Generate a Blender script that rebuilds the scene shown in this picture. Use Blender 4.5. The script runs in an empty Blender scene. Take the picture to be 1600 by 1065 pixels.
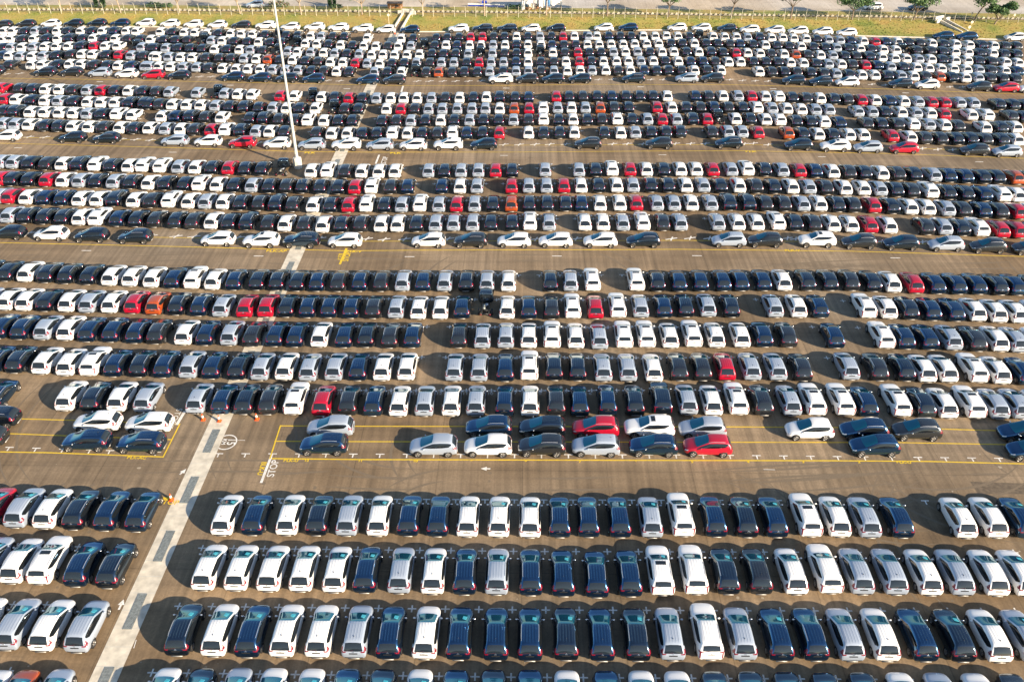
import bpy, bmesh, math, random
import numpy as np
from mathutils import Vector, Matrix
from mathutils.bvhtree import BVHTree

random.seed(7)
R = math.radians
sc = bpy.context.scene
COL = sc.collection

# ------------------------------------------------------------------ camera
W0, H0 = 1600.0, 1065.0
F = 1380.0
PITCH = math.atan(943.0 / F)
YAW = R(0.89)
CH = 54.8
ca, sa, cp, sp = math.cos(YAW), math.sin(YAW), math.cos(PITCH), math.sin(PITCH)
CR = Vector((ca, sa, 0))
CF = Vector((-sa * cp, ca * cp, -sp))
CU = Vector((-sa * sp, ca * sp, cp))
EYE = Vector((0, 0, CH))
cam_d = bpy.data.cameras.new('camera')
cam = bpy.data.objects.new('camera', cam_d)
COL.objects.link(cam)
cam_d.sensor_width = 36
cam_d.lens = F / W0 * 36
cam_d.clip_end = 8000
cam.matrix_world = Matrix(((CR.x, CU.x, -CF.x, EYE.x), (CR.y, CU.y, -CF.y, EYE.y), (CR.z, CU.z, -CF.z, EYE.z), (0, 0, 0, 1)))
sc.camera = cam


def at(px, py, z=0.0):
    """the point of the plane at height z seen at photo pixel (px, py)"""
    d = CR * ((px - 800.0) / F) + CU * (-(py - 532.5) / F) + CF
    t = (z - EYE.z) / d.z
    return EYE + d * t


def lerp_poly(pts, x):
    if x <= pts[0][0]:
        (x0, y0), (x1, y1) = pts[0], pts[1]
    elif x >= pts[-1][0]:
        (x0, y0), (x1, y1) = pts[-2], pts[-1]
    else:
        for (x0, y0), (x1, y1) in zip(pts, pts[1:]):
            if x <= x1:
                break
    return y0 + (y1 - y0) * (x - x0) / (x1 - x0)


# ------------------------------------------------------------------ materials
MATS = {}


def new_mat(name):
    m = bpy.data.materials.new(name)
    m.use_nodes = True
    nt = m.node_tree
    b = nt.nodes['Principled BSDF']
    MATS[name] = m
    return m, nt, b


def plain(name, col, rough=0.6, metal=0.0, ior=1.5, coat=0.0, noise=0.0, nscale=6.0, emit=None):
    m, nt, b = new_mat(name)
    b.inputs['Base Color'].default_value = (*col, 1)
    b.inputs['Roughness'].default_value = rough
    b.inputs['Metallic'].default_value = metal
    b.inputs['IOR'].default_value = ior
    b.inputs['Coat Weight'].default_value = coat
    b.inputs['Coat Roughness'].default_value = 0.04
    if noise:
        n = nt.nodes.new('ShaderNodeTexNoise')
        n.inputs['Scale'].default_value = nscale
        n.inputs['Detail'].default_value = 6
        g = nt.nodes.new('ShaderNodeNewGeometry')
        nt.links.new(g.outputs['Position'], n.inputs['Vector'])
        r = nt.nodes.new('ShaderNodeMapRange')
        r.inputs['From Min'].default_value = 0.3
        r.inputs['From Max'].default_value = 0.7
        r.inputs['To Min'].default_value = 1 - noise
        r.inputs['To Max'].default_value = 1 + noise
        nt.links.new(n.outputs['Fac'], r.inputs['Value'])
        mx = nt.nodes.new('ShaderNodeVectorMath')
        mx.operation = 'SCALE'
        mx.inputs[0].default_value = col
        nt.links.new(r.outputs[0], mx.inputs['Scale'])
        nt.links.new(mx.outputs[0], b.inputs['Base Color'])
    return m


def paint(name, col, rough=0.35, metal=0.0, coat=1.0, ior=1.5, tint=None):
    """car paint: clear coat, pressed ribs along the roof, a little waviness"""
    m, nt, b = new_mat(name)
    N, L = nt.nodes, nt.links
    b.inputs['Base Color'].default_value = (*col, 1)
    b.inputs['Roughness'].default_value = rough
    b.inputs['Metallic'].default_value = metal
    b.inputs['IOR'].default_value = ior
    b.inputs['Coat Weight'].default_value = coat
    b.inputs['Coat Roughness'].default_value = 0.05
    if tint:
        b.inputs['Specular Tint'].default_value = (*tint, 1)  # on dark paints this carries the blue of the reflected sky
    return m


paint('paint_white', (0.80, 0.80, 0.79), 0.4)
paint('paint_silver', (0.37, 0.43, 0.52), 0.38, 0.25)
paint('paint_black', (0.004, 0.006, 0.010), 0.16, 0.0, 0.3, 2.2, (.48, .74, 1))
paint('paint_navy', (0.004, 0.009, 0.020), 0.18, 0.0, 0.3, 2.7, (.20, .54, 1))  # black paint; its blue tint puts sky reflection into the colour
paint('paint_graphite', (0.010, 0.011, 0.013), 0.25, 0.0, 0.6, 1.9, (.7, .85, 1))
paint('paint_red', (0.46, 0.006, 0.030), 0.35, 0.2)
paint('paint_orange', (0.42, 0.075, 0.018), 0.35, 0.2)
plain('glass', (0.008, 0.010, 0.012), 0.05, 0.0, 1.6)
plain('windscreen_glass', (0.010, 0.150, 0.220), 0.05, 0.55, 1.9)  # blue of the reflected sky put into the glass colour
plain('rear_glass', (0.014, 0.019, 0.024), 0.06, 0.0, 1.6)
plain('tail_red', (0.17, 0.003, 0.016), 0.25, 0.0, 1.5, 0.4)
plain('lamp_clear', (0.55, 0.57, 0.60), 0.12, 0.4, 1.5, 1.0)
plain('tyre', (0.012, 0.012, 0.013), 0.85)
plain('rim', (0.30, 0.29, 0.28), 0.35, 0.8)
plain('chrome', (0.72, 0.73, 0.75), 0.2, 0.9)
plain('rail_silver', (0.62, 0.64, 0.67), 0.3, 0.7)
plain('plastic_black', (0.014, 0.014, 0.015), 0.5)
plain('skid_silver', (0.34, 0.33, 0.31), 0.45, 0.3)
plain('paper_cyan', (0.10, 0.62, 0.68), 0.7)
plain('cone_orange', (0.75, 0.09, 0.01), 0.5)
plain('cone_white', (0.80, 0.78, 0.74), 0.5)
plain('concrete_pole', (0.47, 0.48, 0.45), 0.8, noise=0.12, nscale=1.5)
plain('concrete_light', (0.58, 0.53, 0.43), 0.85, noise=0.25, nscale=1.2)
plain('concrete_white', (0.62, 0.58, 0.50), 0.85, noise=0.2, nscale=2)
plain('grate_steel', (0.30, 0.33, 0.32), 0.55, 0.35, noise=0.25, nscale=5)
plain('asphalt_dark', (0.125, 0.095, 0.064), 0.9, noise=0.3, nscale=3)
plain('tyre_mark', (0.165, 0.126, 0.083), 0.85, noise=0.2, nscale=9)
plain('dust_pale', (0.36, 0.30, 0.22), 0.9)
plain('barrier_stone', (0.40, 0.36, 0.28), 0.9, noise=0.3, nscale=1.5)
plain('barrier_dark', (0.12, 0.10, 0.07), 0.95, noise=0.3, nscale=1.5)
plain('bark', (0.20, 0.15, 0.11), 0.9, noise=0.3, nscale=6)
plain('pale_bark', (0.36, 0.28, 0.20), 0.9, noise=0.3, nscale=6)
plain('wire', (0.35, 0.33, 0.30), 0.6, 0.4)
plain('post_pale', (0.55, 0.52, 0.42), 0.8, noise=0.15)
plain('sign_pale', (0.72, 0.62, 0.46), 0.5)
plain('tarp_white', (0.70, 0.70, 0.70), 0.6, noise=0.15, nscale=1.5)
plain('tarp_blue', (0.10, 0.28, 0.55), 0.6, noise=0.15)
plain('deep_blue', (0.015, 0.05, 0.45), 0.5)
plain('wood_brown', (0.28, 0.13, 0.05), 0.8, noise=0.35, nscale=2)
plain('leaf_dark', (0.040, 0.095, 0.035), 0.7)
plain('leaf_mid', (0.075, 0.150, 0.050), 0.7)
plain('leaf_light', (0.140, 0.220, 0.070), 0.7)
plain('leaf_dry', (0.26, 0.20, 0.09), 0.8)


def worn(name, col):
    m = plain(name, col, 0.85)
    nt = m.node_tree
    b = nt.nodes['Principled BSDF']
    g = nt.nodes.new('ShaderNodeNewGeometry')
    fac = None
    for scl, lo, hi in ((7.0, .50, .66), (.9, .50, .75)):
        n = nt.nodes.new('ShaderNodeTexNoise')
        n.inputs['Scale'].default_value = scl
        n.inputs['Detail'].default_value = 7
        n.inputs['Roughness'].default_value = .7
        nt.links.new(g.outputs['Position'], n.inputs['Vector'])
        r = nt.nodes.new('ShaderNodeMapRange')
        r.inputs['From Min'].default_value = lo
        r.inputs['From Max'].default_value = hi
        r.inputs['To Max'].default_value = .62
        nt.links.new(n.outputs['Fac'], r.inputs['Value'])
        if fac is None:
            fac = r.outputs[0]
        else:
            a = nt.nodes.new('ShaderNodeMath')
            a.operation = 'MAXIMUM'
            nt.links.new(fac, a.inputs[0])
            nt.links.new(r.outputs[0], a.inputs[1])
            fac = a.outputs[0]
    x = nt.nodes.new('ShaderNodeMix')
    x.data_type = 'RGBA'
    x.inputs[6].default_value = (*col, 1)
    x.inputs[7].default_value = (.20, .15, .09, 1)
    nt.links.new(fac, x.inputs[0])
    nt.links.new(x.outputs[2], b.inputs['Base Color'])


worn('line_yellow', (0.70, 0.48, 0.02))
worn('line_white', (0.76, 0.74, 0.69))


def ground_material(name, base, streak=0.16, patch=0.22, joints=True):
    m, nt, b = new_mat(name)
    N, L = nt.nodes, nt.links
    b.inputs['Roughness'].default_value = 0.88
    g = N.new('ShaderNodeNewGeometry')

    def noise(sx, sy, scale, detail, rough=0.55):
        mp = N.new('ShaderNodeMapping')
        mp.inputs['Scale'].default_value = (sx, sy, 1)
        L.new(g.outputs['Position'], mp.inputs['Vector'])
        n = N.new('ShaderNodeTexNoise')
        n.inputs['Scale'].default_value = scale
        n.inputs['Detail'].default_value = detail
        n.inputs['Roughness'].default_value = rough
        L.new(mp.outputs[0], n.inputs['Vector'])
        return n.outputs['Fac']

    def rng(v, a, c, lo=0.3, hi=0.7):
        r = N.new('ShaderNodeMapRange')
        r.inputs['From Min'].default_value = lo
        r.inputs['From Max'].default_value = hi
        r.inputs['To Min'].default_value = a
        r.inputs['To Max'].default_value = c
        L.new(v, r.inputs['Value'])
        return r.outputs[0]

    def mul(a, c):
        x = N.new('ShaderNodeMath')
        x.operation = 'MULTIPLY'
        L.new(a, x.inputs[0])
        L.new(c, x.inputs[1])
        return x.outputs[0]
    v = rng(noise(1, 1, 0.07, 5), 1 - patch, 1 + patch)
    v = mul(v, rng(noise(1.6, 0.05, 1.0, 4), 1 - streak, 1 + streak))
    v = mul(v, rng(noise(0.03, 0.7, 1.0, 4), 1 - streak * 0.6, 1 + streak * 0.6))
    v = mul(v, rng(noise(1, 1, 5.0, 8, 0.8), 0.72, 1.28))
    v = mul(v, rng(noise(1, 1, 0.55, 4, 0.6), 0.70, 1.04, 0.22, 0.40))
    if joints:
        s = N.new('ShaderNodeSeparateXYZ')
        L.new(g.outputs['Position'], s.inputs[0])
        for ax, period, wd in (('X', 7.65, 0.010), ('Y', 11.88, 0.006)):
            d = N.new('ShaderNodeMath')
            d.operation = 'DIVIDE'
            d.inputs[1].default_value = period
            L.new(s.outputs[ax], d.inputs[0])
            f = N.new('ShaderNodeMath')
            f.operation = 'FRACT'
            L.new(d.outputs[0], f.inputs[0])
            c = N.new('ShaderNodeMath')
            c.operation = 'LESS_THAN'
            c.inputs[1].default_value = wd
            L.new(f.outputs[0], c.inputs[0])
            v = mul(v, rng(c.outputs[0], 1.0, 0.74, 0, 1))
    hue = N.new('ShaderNodeMix')
    hue.data_type = 'RGBA'
    hue.inputs[6].default_value = (base[0] * 1.06, base[1] * 0.98, base[2] * 0.86, 1)
    hue.inputs[7].default_value = (base[0] * 0.94, base[1] * 1.02, base[2] * 1.16, 1)
    L.new(rng(noise(1, 1, 0.035, 3), 0, 1), hue.inputs[0])
    sc_ = N.new('ShaderNodeVectorMath')
    sc_.operation = 'SCALE'
    L.new(hue.outputs[2], sc_.inputs[0])
    L.new(v, sc_.inputs['Scale'])
    L.new(sc_.outputs[0], b.inputs['Base Color'])
    bp = N.new('ShaderNodeBump')
    bp.inputs['Strength'].default_value = 0.25
    bp.inputs['Distance'].default_value = 0.02
    L.new(noise(1, 1, 14.0, 6, 0.7), bp.inputs['Height'])
    L.new(bp.outputs[0], b.inputs['Normal'])
    return m


ground_material('asphalt', (0.196, 0.142, 0.086), 0.30, 0.38)
ground_material('road_concrete', (0.44, 0.38, 0.30), 0.10, 0.3, False)
ground_material('far_land', (0.26, 0.23, 0.12), 0.1, 0.4, False)


def grass_material():
    m, nt, b = new_mat('grass')
    N, L = nt.nodes, nt.links
    b.inputs['Roughness'].default_value = 0.95
    g = N.new('ShaderNodeNewGeometry')
    n = N.new('ShaderNodeTexNoise')
    n.inputs['Scale'].default_value = 0.16
    n.inputs['Detail'].default_value = 8
    n.inputs['Roughness'].default_value = 0.72
    L.new(g.outputs['Position'], n.inputs['Vector'])
    r = N.new('ShaderNodeValToRGB')
    e = r.color_ramp.elements
    e[0].position, e[0].color = 0.30, (0.10, 0.16, 0.020, 1)
    e[1].position, e[1].color = 0.72, (0.34, 0.20, 0.055, 1)
    a = r.color_ramp.elements.new(0.44)
    a.color = (0.24, 0.235, 0.050, 1)
    a = r.color_ramp.elements.new(0.56)
    a.color = (0.34, 0.26, 0.070, 1)
    L.new(n.outputs['Fac'], r.inputs[0])
    n2 = N.new('ShaderNodeTexNoise')
    n2.inputs['Scale'].default_value = 2.2
    n2.inputs['Detail'].default_value = 6
    L.new(g.outputs['Position'], n2.inputs['Vector'])
    q = N.new('ShaderNodeMapRange')
    q.inputs['From Min'].default_value = 0.3
    q.inputs['From Max'].default_value = 0.7
    q.inputs['To Min'].default_value = 0.8
    q.inputs['To Max'].default_value = 1.2
    L.new(n2.outputs['Fac'], q.inputs['Value'])
    s = N.new('ShaderNodeVectorMath')
    s.operation = 'SCALE'
    L.new(r.outputs[0], s.inputs[0])
    L.new(q.outputs[0], s.inputs['Scale'])
    L.new(s.outputs[0], b.inputs['Base Color'])
    bp = N.new('ShaderNodeBump')
    bp.inputs['Strength'].default_value = 0.45
    bp.inputs['Distance'].default_value = 0.15
    L.new(n2.outputs['Fac'], bp.inputs['Height'])
    L.new(bp.outputs[0], b.inputs['Normal'])


grass_material()


def add_ribs(mat):
    """pressed ribs in the roof sheet: real relief carried by the paint's normal"""
    nt = mat.node_tree
    N, L = nt.nodes, nt.links
    b = N['Principled BSDF']
    t = N.new('ShaderNodeTexCoord')
    s = N.new('ShaderNodeSeparateXYZ')
    L.new(t.outputs['Object'], s.inputs[0])
    a = N.new('ShaderNodeMath')
    a.operation = 'MULTIPLY'
    a.inputs[1].default_value = 2 * math.pi / 0.21
    L.new(s.outputs['X'], a.inputs[0])
    c = N.new('ShaderNodeMath')
    c.operation = 'COSINE'
    L.new(a.outputs[0], c.inputs[0])
    p = N.new('ShaderNodeMapRange')
    p.inputs['From Min'].default_value = 0.55
    p.inputs['From Max'].default_value = 0.95
    L.new(c.outputs[0], p.inputs['Value'])
    z = N.new('ShaderNodeMapRange')
    z.inputs['From Min'].default_value = 1.60
    z.inputs['From Max'].default_value = 1.64
    L.new(s.outputs['Z'], z.inputs['Value'])
    k = N.new('ShaderNodeMath')
    k.operation = 'MULTIPLY'
    L.new(p.outputs[0], k.inputs[0])
    L.new(z.outputs[0], k.inputs[1])
    bp = N.new('ShaderNodeBump')
    bp.inputs['Strength'].default_value = 1.0
    bp.inputs['Distance'].default_value = 0.016
    L.new(k.outputs[0], bp.inputs['Height'])
    L.new(bp.outputs[0], b.inputs['Normal'])


for k in ('white', 'silver', 'black', 'navy', 'graphite', 'red', 'orange'):
    add_ribs(MATS['paint_' + k])

# ------------------------------------------------------------------ helpers


class MB:
    """collects faces, builds one mesh"""

    def __init__(self):
        self.v, self.f, self.mi, self.mats = [], [], [], []

    def slot(self, m):
        if m not in self.mats:
            self.mats.append(m)
        return self.mats.index(m)

    def face(self, pts, m):
        i = len(self.v)
        self.v += [tuple(p) for p in pts]
        self.f.append(tuple(range(i, i + len(pts))))
        self.mi.append(self.slot(m))

    def grid(self, rows, m, closed=False):
        i = len(self.v)
        n = len(rows[0])
        for r in rows:
            self.v += [tuple(p) for p in r]
        s = self.slot(m)
        for a in range(len(rows) - 1):
            for c in range(n if closed else n - 1):
                d = (c + 1) % n
                self.f.append((i + a * n + c, i + a * n + d, i + (a + 1) * n + d, i + (a + 1) * n + c))
                self.mi.append(s)

    def box(self, c, s, m, rot=None, bev=0.0):
        hx, hy, hz = s[0] / 2, s[1] / 2, s[2] / 2
        P = [Vector((x * hx, y * hy, z * hz)) for z in (-1, 1) for y in (-1, 1) for x in (-1, 1)]
        if bev:
            for k in range(4, 8):
                P[k].x *= 1 - bev
                P[k].y *= 1 - bev
        if rot:
            P = [rot @ p for p in P]
        P = [p + Vector(c) for p in P]
        i = len(self.v)
        self.v += [tuple(p) for p in P]
        k = self.slot(m)
        for q in ((0, 2, 3, 1), (4, 5, 7, 6), (0, 1, 5, 4), (2, 6, 7, 3), (0, 4, 6, 2), (1, 3, 7, 5)):
            self.f.append(tuple(i + j for j in q))
            self.mi.append(k)

    def tube(self, pts, radii, m, n=8, cap=True):
        rows = []
        for k, p in enumerate(pts):
            p = Vector(p)
            d = Vector(pts[min(k + 1, len(pts) - 1)]) - Vector(pts[max(k - 1, 0)])
            d.normalize()
            u = d.cross(Vector((0.13, 0.97, 0.2)))
            if u.length < 1e-4:
                u = d.cross(Vector((1, 0, 0)))
            u.normalize()
            w = d.cross(u)
            rows.append([p + (u * math.cos(2 * math.pi * j / n) + w * math.sin(2 * math.pi * j / n)) * radii[k] for j in range(n)])
        self.grid(rows, m, True)
        if cap:
            self.face(rows[0][::-1], m)
            self.face(rows[-1], m)

    def mesh(self, name, smooth=True):
        me = bpy.data.meshes.new(name)
        me.from_pydata(self.v, [], self.f)
        for m in self.mats:
            me.materials.append(MATS[m])
        me.polygons.foreach_set('material_index', self.mi)
        me.polygons.foreach_set('use_smooth', [smooth] * len(self.f))
        me.update()
        return me


def link(name, data, parent=None, loc=None):
    o = bpy.data.objects.new(name, data)
    COL.objects.link(o)
    if parent:
        o.parent = parent
    if loc is not None:
        o.location = loc
    return o


def tag(o, label=None, cat=None, group=None, kind=None):
    if label:
        o['label'] = label
    if cat:
        o['category'] = cat
    if group:
        o['group'] = group
    if kind:
        o['kind'] = kind
    return o


def struct(name, mb, smooth=False):
    return tag(link(name, mb.mesh(name, smooth)), kind='structure')


# ------------------------------------------------------------------ car shapes (local: +Y forward, +X right, origin on the ground under the middle)
MPV = dict(
    st=[  # y, z0, ws, wm, zm, wb, zb, wr, zr, d1, d2
        (-2.235, .33, .62, .72, .52, .70, .70, .58, .76, .015, .02),
        (-2.16, .27, .78, .85, .62, .82, .90, .72, .98, .015, .03),
        (-2.04, .25, .82, .875, .68, .84, 1.03, .73, 1.20, .02, .05),
        (-1.80, .24, .84, .88, .68, .86, 1.07, .66, 1.51, .05, .07),
        (-1.52, .23, .85, .88, .66, .865, 1.06, .645, 1.60, .06, .085),
        (-.55, .22, .86, .88, .64, .87, 1.02, .65, 1.63, .06, .09),
        (-.02, .22, .86, .88, .62, .87, 1.00, .63, 1.595, .06, .09),
        (.26, .22, .86, .88, .62, .87, .99, .65, 1.44, .06, .09),
        (1.16, .22, .85, .88, .62, .86, .97, .74, 1.05, .04, .06),
        (1.40, .22, .84, .88, .60, .85, .93, .72, .99, .035, .055),
        (1.82, .23, .79, .85, .56, .78, .84, .64, .91, .03, .05),
        (2.10, .25, .66, .74, .52, .65, .73, .50, .78, .02, .035),
        (2.235, .30, .42, .50, .46, .45, .59, .33, .63, .01, .015)],
    half=2.235, wheels=((.825, 1.40), (.825, -1.37)), wr=.335,
    ws_lo=[(-.71, 1.08), (-.38, 1.16), (0, 1.18), (.38, 1.16), (.71, 1.08)],
    ws_hi=[(-.60, .05), (-.3, -.01), (0, -.025), (.3, -.01), (.60, .05)],
    rw_lo=[(-.67, 1.035), (-.3, 1.015), (.3, 1.015), (.67, 1.035)],
    rw_hi=[(-.57, 1.50), (-.25, 1.54), (.25, 1.54), (.57, 1.50)],
    sw_lo=[(1.0, 1.045), (.2, 1.05), (-.8, 1.09), (-1.45, 1.16), (-1.74, 1.36)],
    sw_hi=[(.90, 1.10), (-.05, 1.47), (-.7, 1.51), (-1.45, 1.495), (-1.68, 1.45)],
    tail=[([(.54, .93), (.90, .90)], [(.52, .975), (.905, 1.04)]), ([(.765, 1.03), (.905, 1.03)], [(.72, 1.26), (.755, 1.29)])],
    tail_side=[([(-2.17, .93), (-1.86, 1.00)], [(-2.12, 1.08), (-1.84, 1.10)])],
    head=[([(1.86, .72), (2.14, .62)], [(1.84, .80), (2.12, .70)])],
    plate=[([(-.30, .80), (.30, .80)], [(-.30, .885), (.30, .885)])],
    low=[([(-.60, .36), (.60, .36)], [(-.68, .47), (.68, .47)])],
    skid=(0, -2.20, .325, .80, .10, .08), mirror=(1.0, .80, 1.06), rail=(.615, -1.45, .05), sun=None, fin=-1.35,
)
SUV = dict(
    st=[
        (-2.385, .42, .66, .76, .60, .76, .80, .64, .88, .015, .02),
        (-2.31, .36, .82, .885, .70, .86, 1.05, .76, 1.14, .02, .03),
        (-2.20, .34, .86, .91, .76, .89, 1.16, .77, 1.33, .02, .04),
        (-2.02, .33, .87, .915, .76, .895, 1.19, .72, 1.57, .04, .05),
        (-1.72, .32, .88, .915, .74, .90, 1.18, .70, 1.67, .06, .075),
        (-.70, .31, .885, .915, .72, .90, 1.14, .70, 1.71, .06, .08),
        (.02, .31, .885, .915, .70, .90, 1.12, .68, 1.68, .06, .08),
        (.28, .31, .885, .915, .70, .90, 1.12, .70, 1.55, .06, .08),
        (1.0, .31, .88, .915, .70, .895, 1.10, .77, 1.17, .04, .06),
        (1.26, .31, .875, .915, .68, .885, 1.06, .76, 1.14, .04, .06),
        (1.88, .33, .84, .90, .66, .855, .98, .74, 1.06, .035, .05),
        (2.22, .36, .72, .80, .62, .73, .88, .58, .95, .02, .035),
        (2.385, .42, .48, .58, .56, .54, .73, .42, .78, .01, .015)],
    half=2.385, wheels=((.865, 1.47), (.865, -1.33)), wr=.385,
    ws_lo=[(-.70, .92), (-.36, .97), (0, .985), (.36, .97), (.70, .92)],
    ws_hi=[(-.62, .12), (-.3, .07), (0, .06), (.3, .07), (.62, .12)],
    rw_lo=[(-.64, 1.26), (-.3, 1.25), (.3, 1.25), (.64, 1.26)],
    rw_hi=[(-.59, 1.55), (-.25, 1.58), (.25, 1.58), (.59, 1.55)],
    sw_lo=[(.82, 1.17), (.2, 1.17), (-.7, 1.20), (-1.35, 1.27), (-1.80, 1.50)],
    sw_hi=[(.74, 1.22), (.12, 1.54), (-.6, 1.59), (-1.40, 1.57), (-1.74, 1.55)],
    tail=[([(.765, .62), (.83, .64)], [(.745, 1.22), (.86, 1.22)]), ([(.56, 1.18), (.87, 1.15)], [(.58, 1.225), (.87, 1.26)])],
    tail_side=[([(-2.30, 1.12), (-2.08, 1.17)], [(-2.26, 1.26), (-2.06, 1.24)])],
    head=[([(1.94, .88), (2.28, .78)], [(1.92, .96), (2.26, .86)])],
    plate=[([(-.26, .93), (.26, .93)], [(-.26, .965), (.26, .965)])],
    low=[([(-.55, .46), (.55, .46)], [(-.62, .53), (.62, .53)])],
    skid=(0, -2.37, .42, .70, .08, .05), mirror=(1.02, .66, 1.20), rail=(.66, -1.65, -.15), sun=(.40, -.10, -.50), fin=-1.6,
)


def ring(s):
    y, z0, ws, wm, zm, wb, zb, wr, zr, d1, d2 = s
    ws, wm, wb, wr = ws * 1.045, wm * 1.045, wb * 1.045, wr * 1.045
    h = [(ws - .10, z0), (ws, z0 + .10), (wm, zm), (wb, zb), (wr, zr), (wr * .70, zr + d1)]
    pts = [(x, y, z) for x, z in h] + [(0, y, zr + d2)] + [(-x, y, z) for x, z in reversed(h)]
    return pts


def loft_body(spec, level):
    rows = [ring(s) for s in spec['st']]
    mb = MB()
    mb.grid(rows, 'paint_white', True)
    n = len(rows[0])
    mb.f.append(tuple(range(n))[::-1])
    mb.mi.append(0)
    b = (len(rows) - 1) * n
    mb.f.append(tuple(range(b, b + n)))
    mb.mi.append(0)
    me = mb.mesh('body')
    bm = bmesh.new()
    bm.from_mesh(me)
    bmesh.ops.recalc_face_normals(bm, faces=bm.faces)
    bm.to_mesh(me)
    bm.free()
    o = bpy.data.objects.new('tmp', me)
    COL.objects.link(o)
    md = o.modifiers.new('s', 'SUBSURF')
    md.levels = level
    dg = bpy.context.evaluated_depsgraph_get()
    dg.update()
    out = bpy.data.meshes.new_from_object(o.evaluated_get(dg))
    bpy.data.objects.remove(o)
    out.polygons.foreach_set('use_smooth', [True] * len(out.polygons))
    return out


def samp(poly, n):
    L = [0]
    for a, c in zip(poly, poly[1:]):
        L.append(L[-1] + math.hypot(c[0] - a[0], c[1] - a[1]))
    out = []
    for k in range(n + 1):
        t = L[-1] * k / n
        for i in range(len(poly) - 1):
            if t <= L[i + 1] + 1e-9:
                u = (t - L[i]) / max(L[i + 1] - L[i], 1e-9)
                out.append((poly[i][0] + u * (poly[i + 1][0] - poly[i][0]), poly[i][1] + u * (poly[i + 1][1] - poly[i][1])))
                break
    return out


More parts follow.
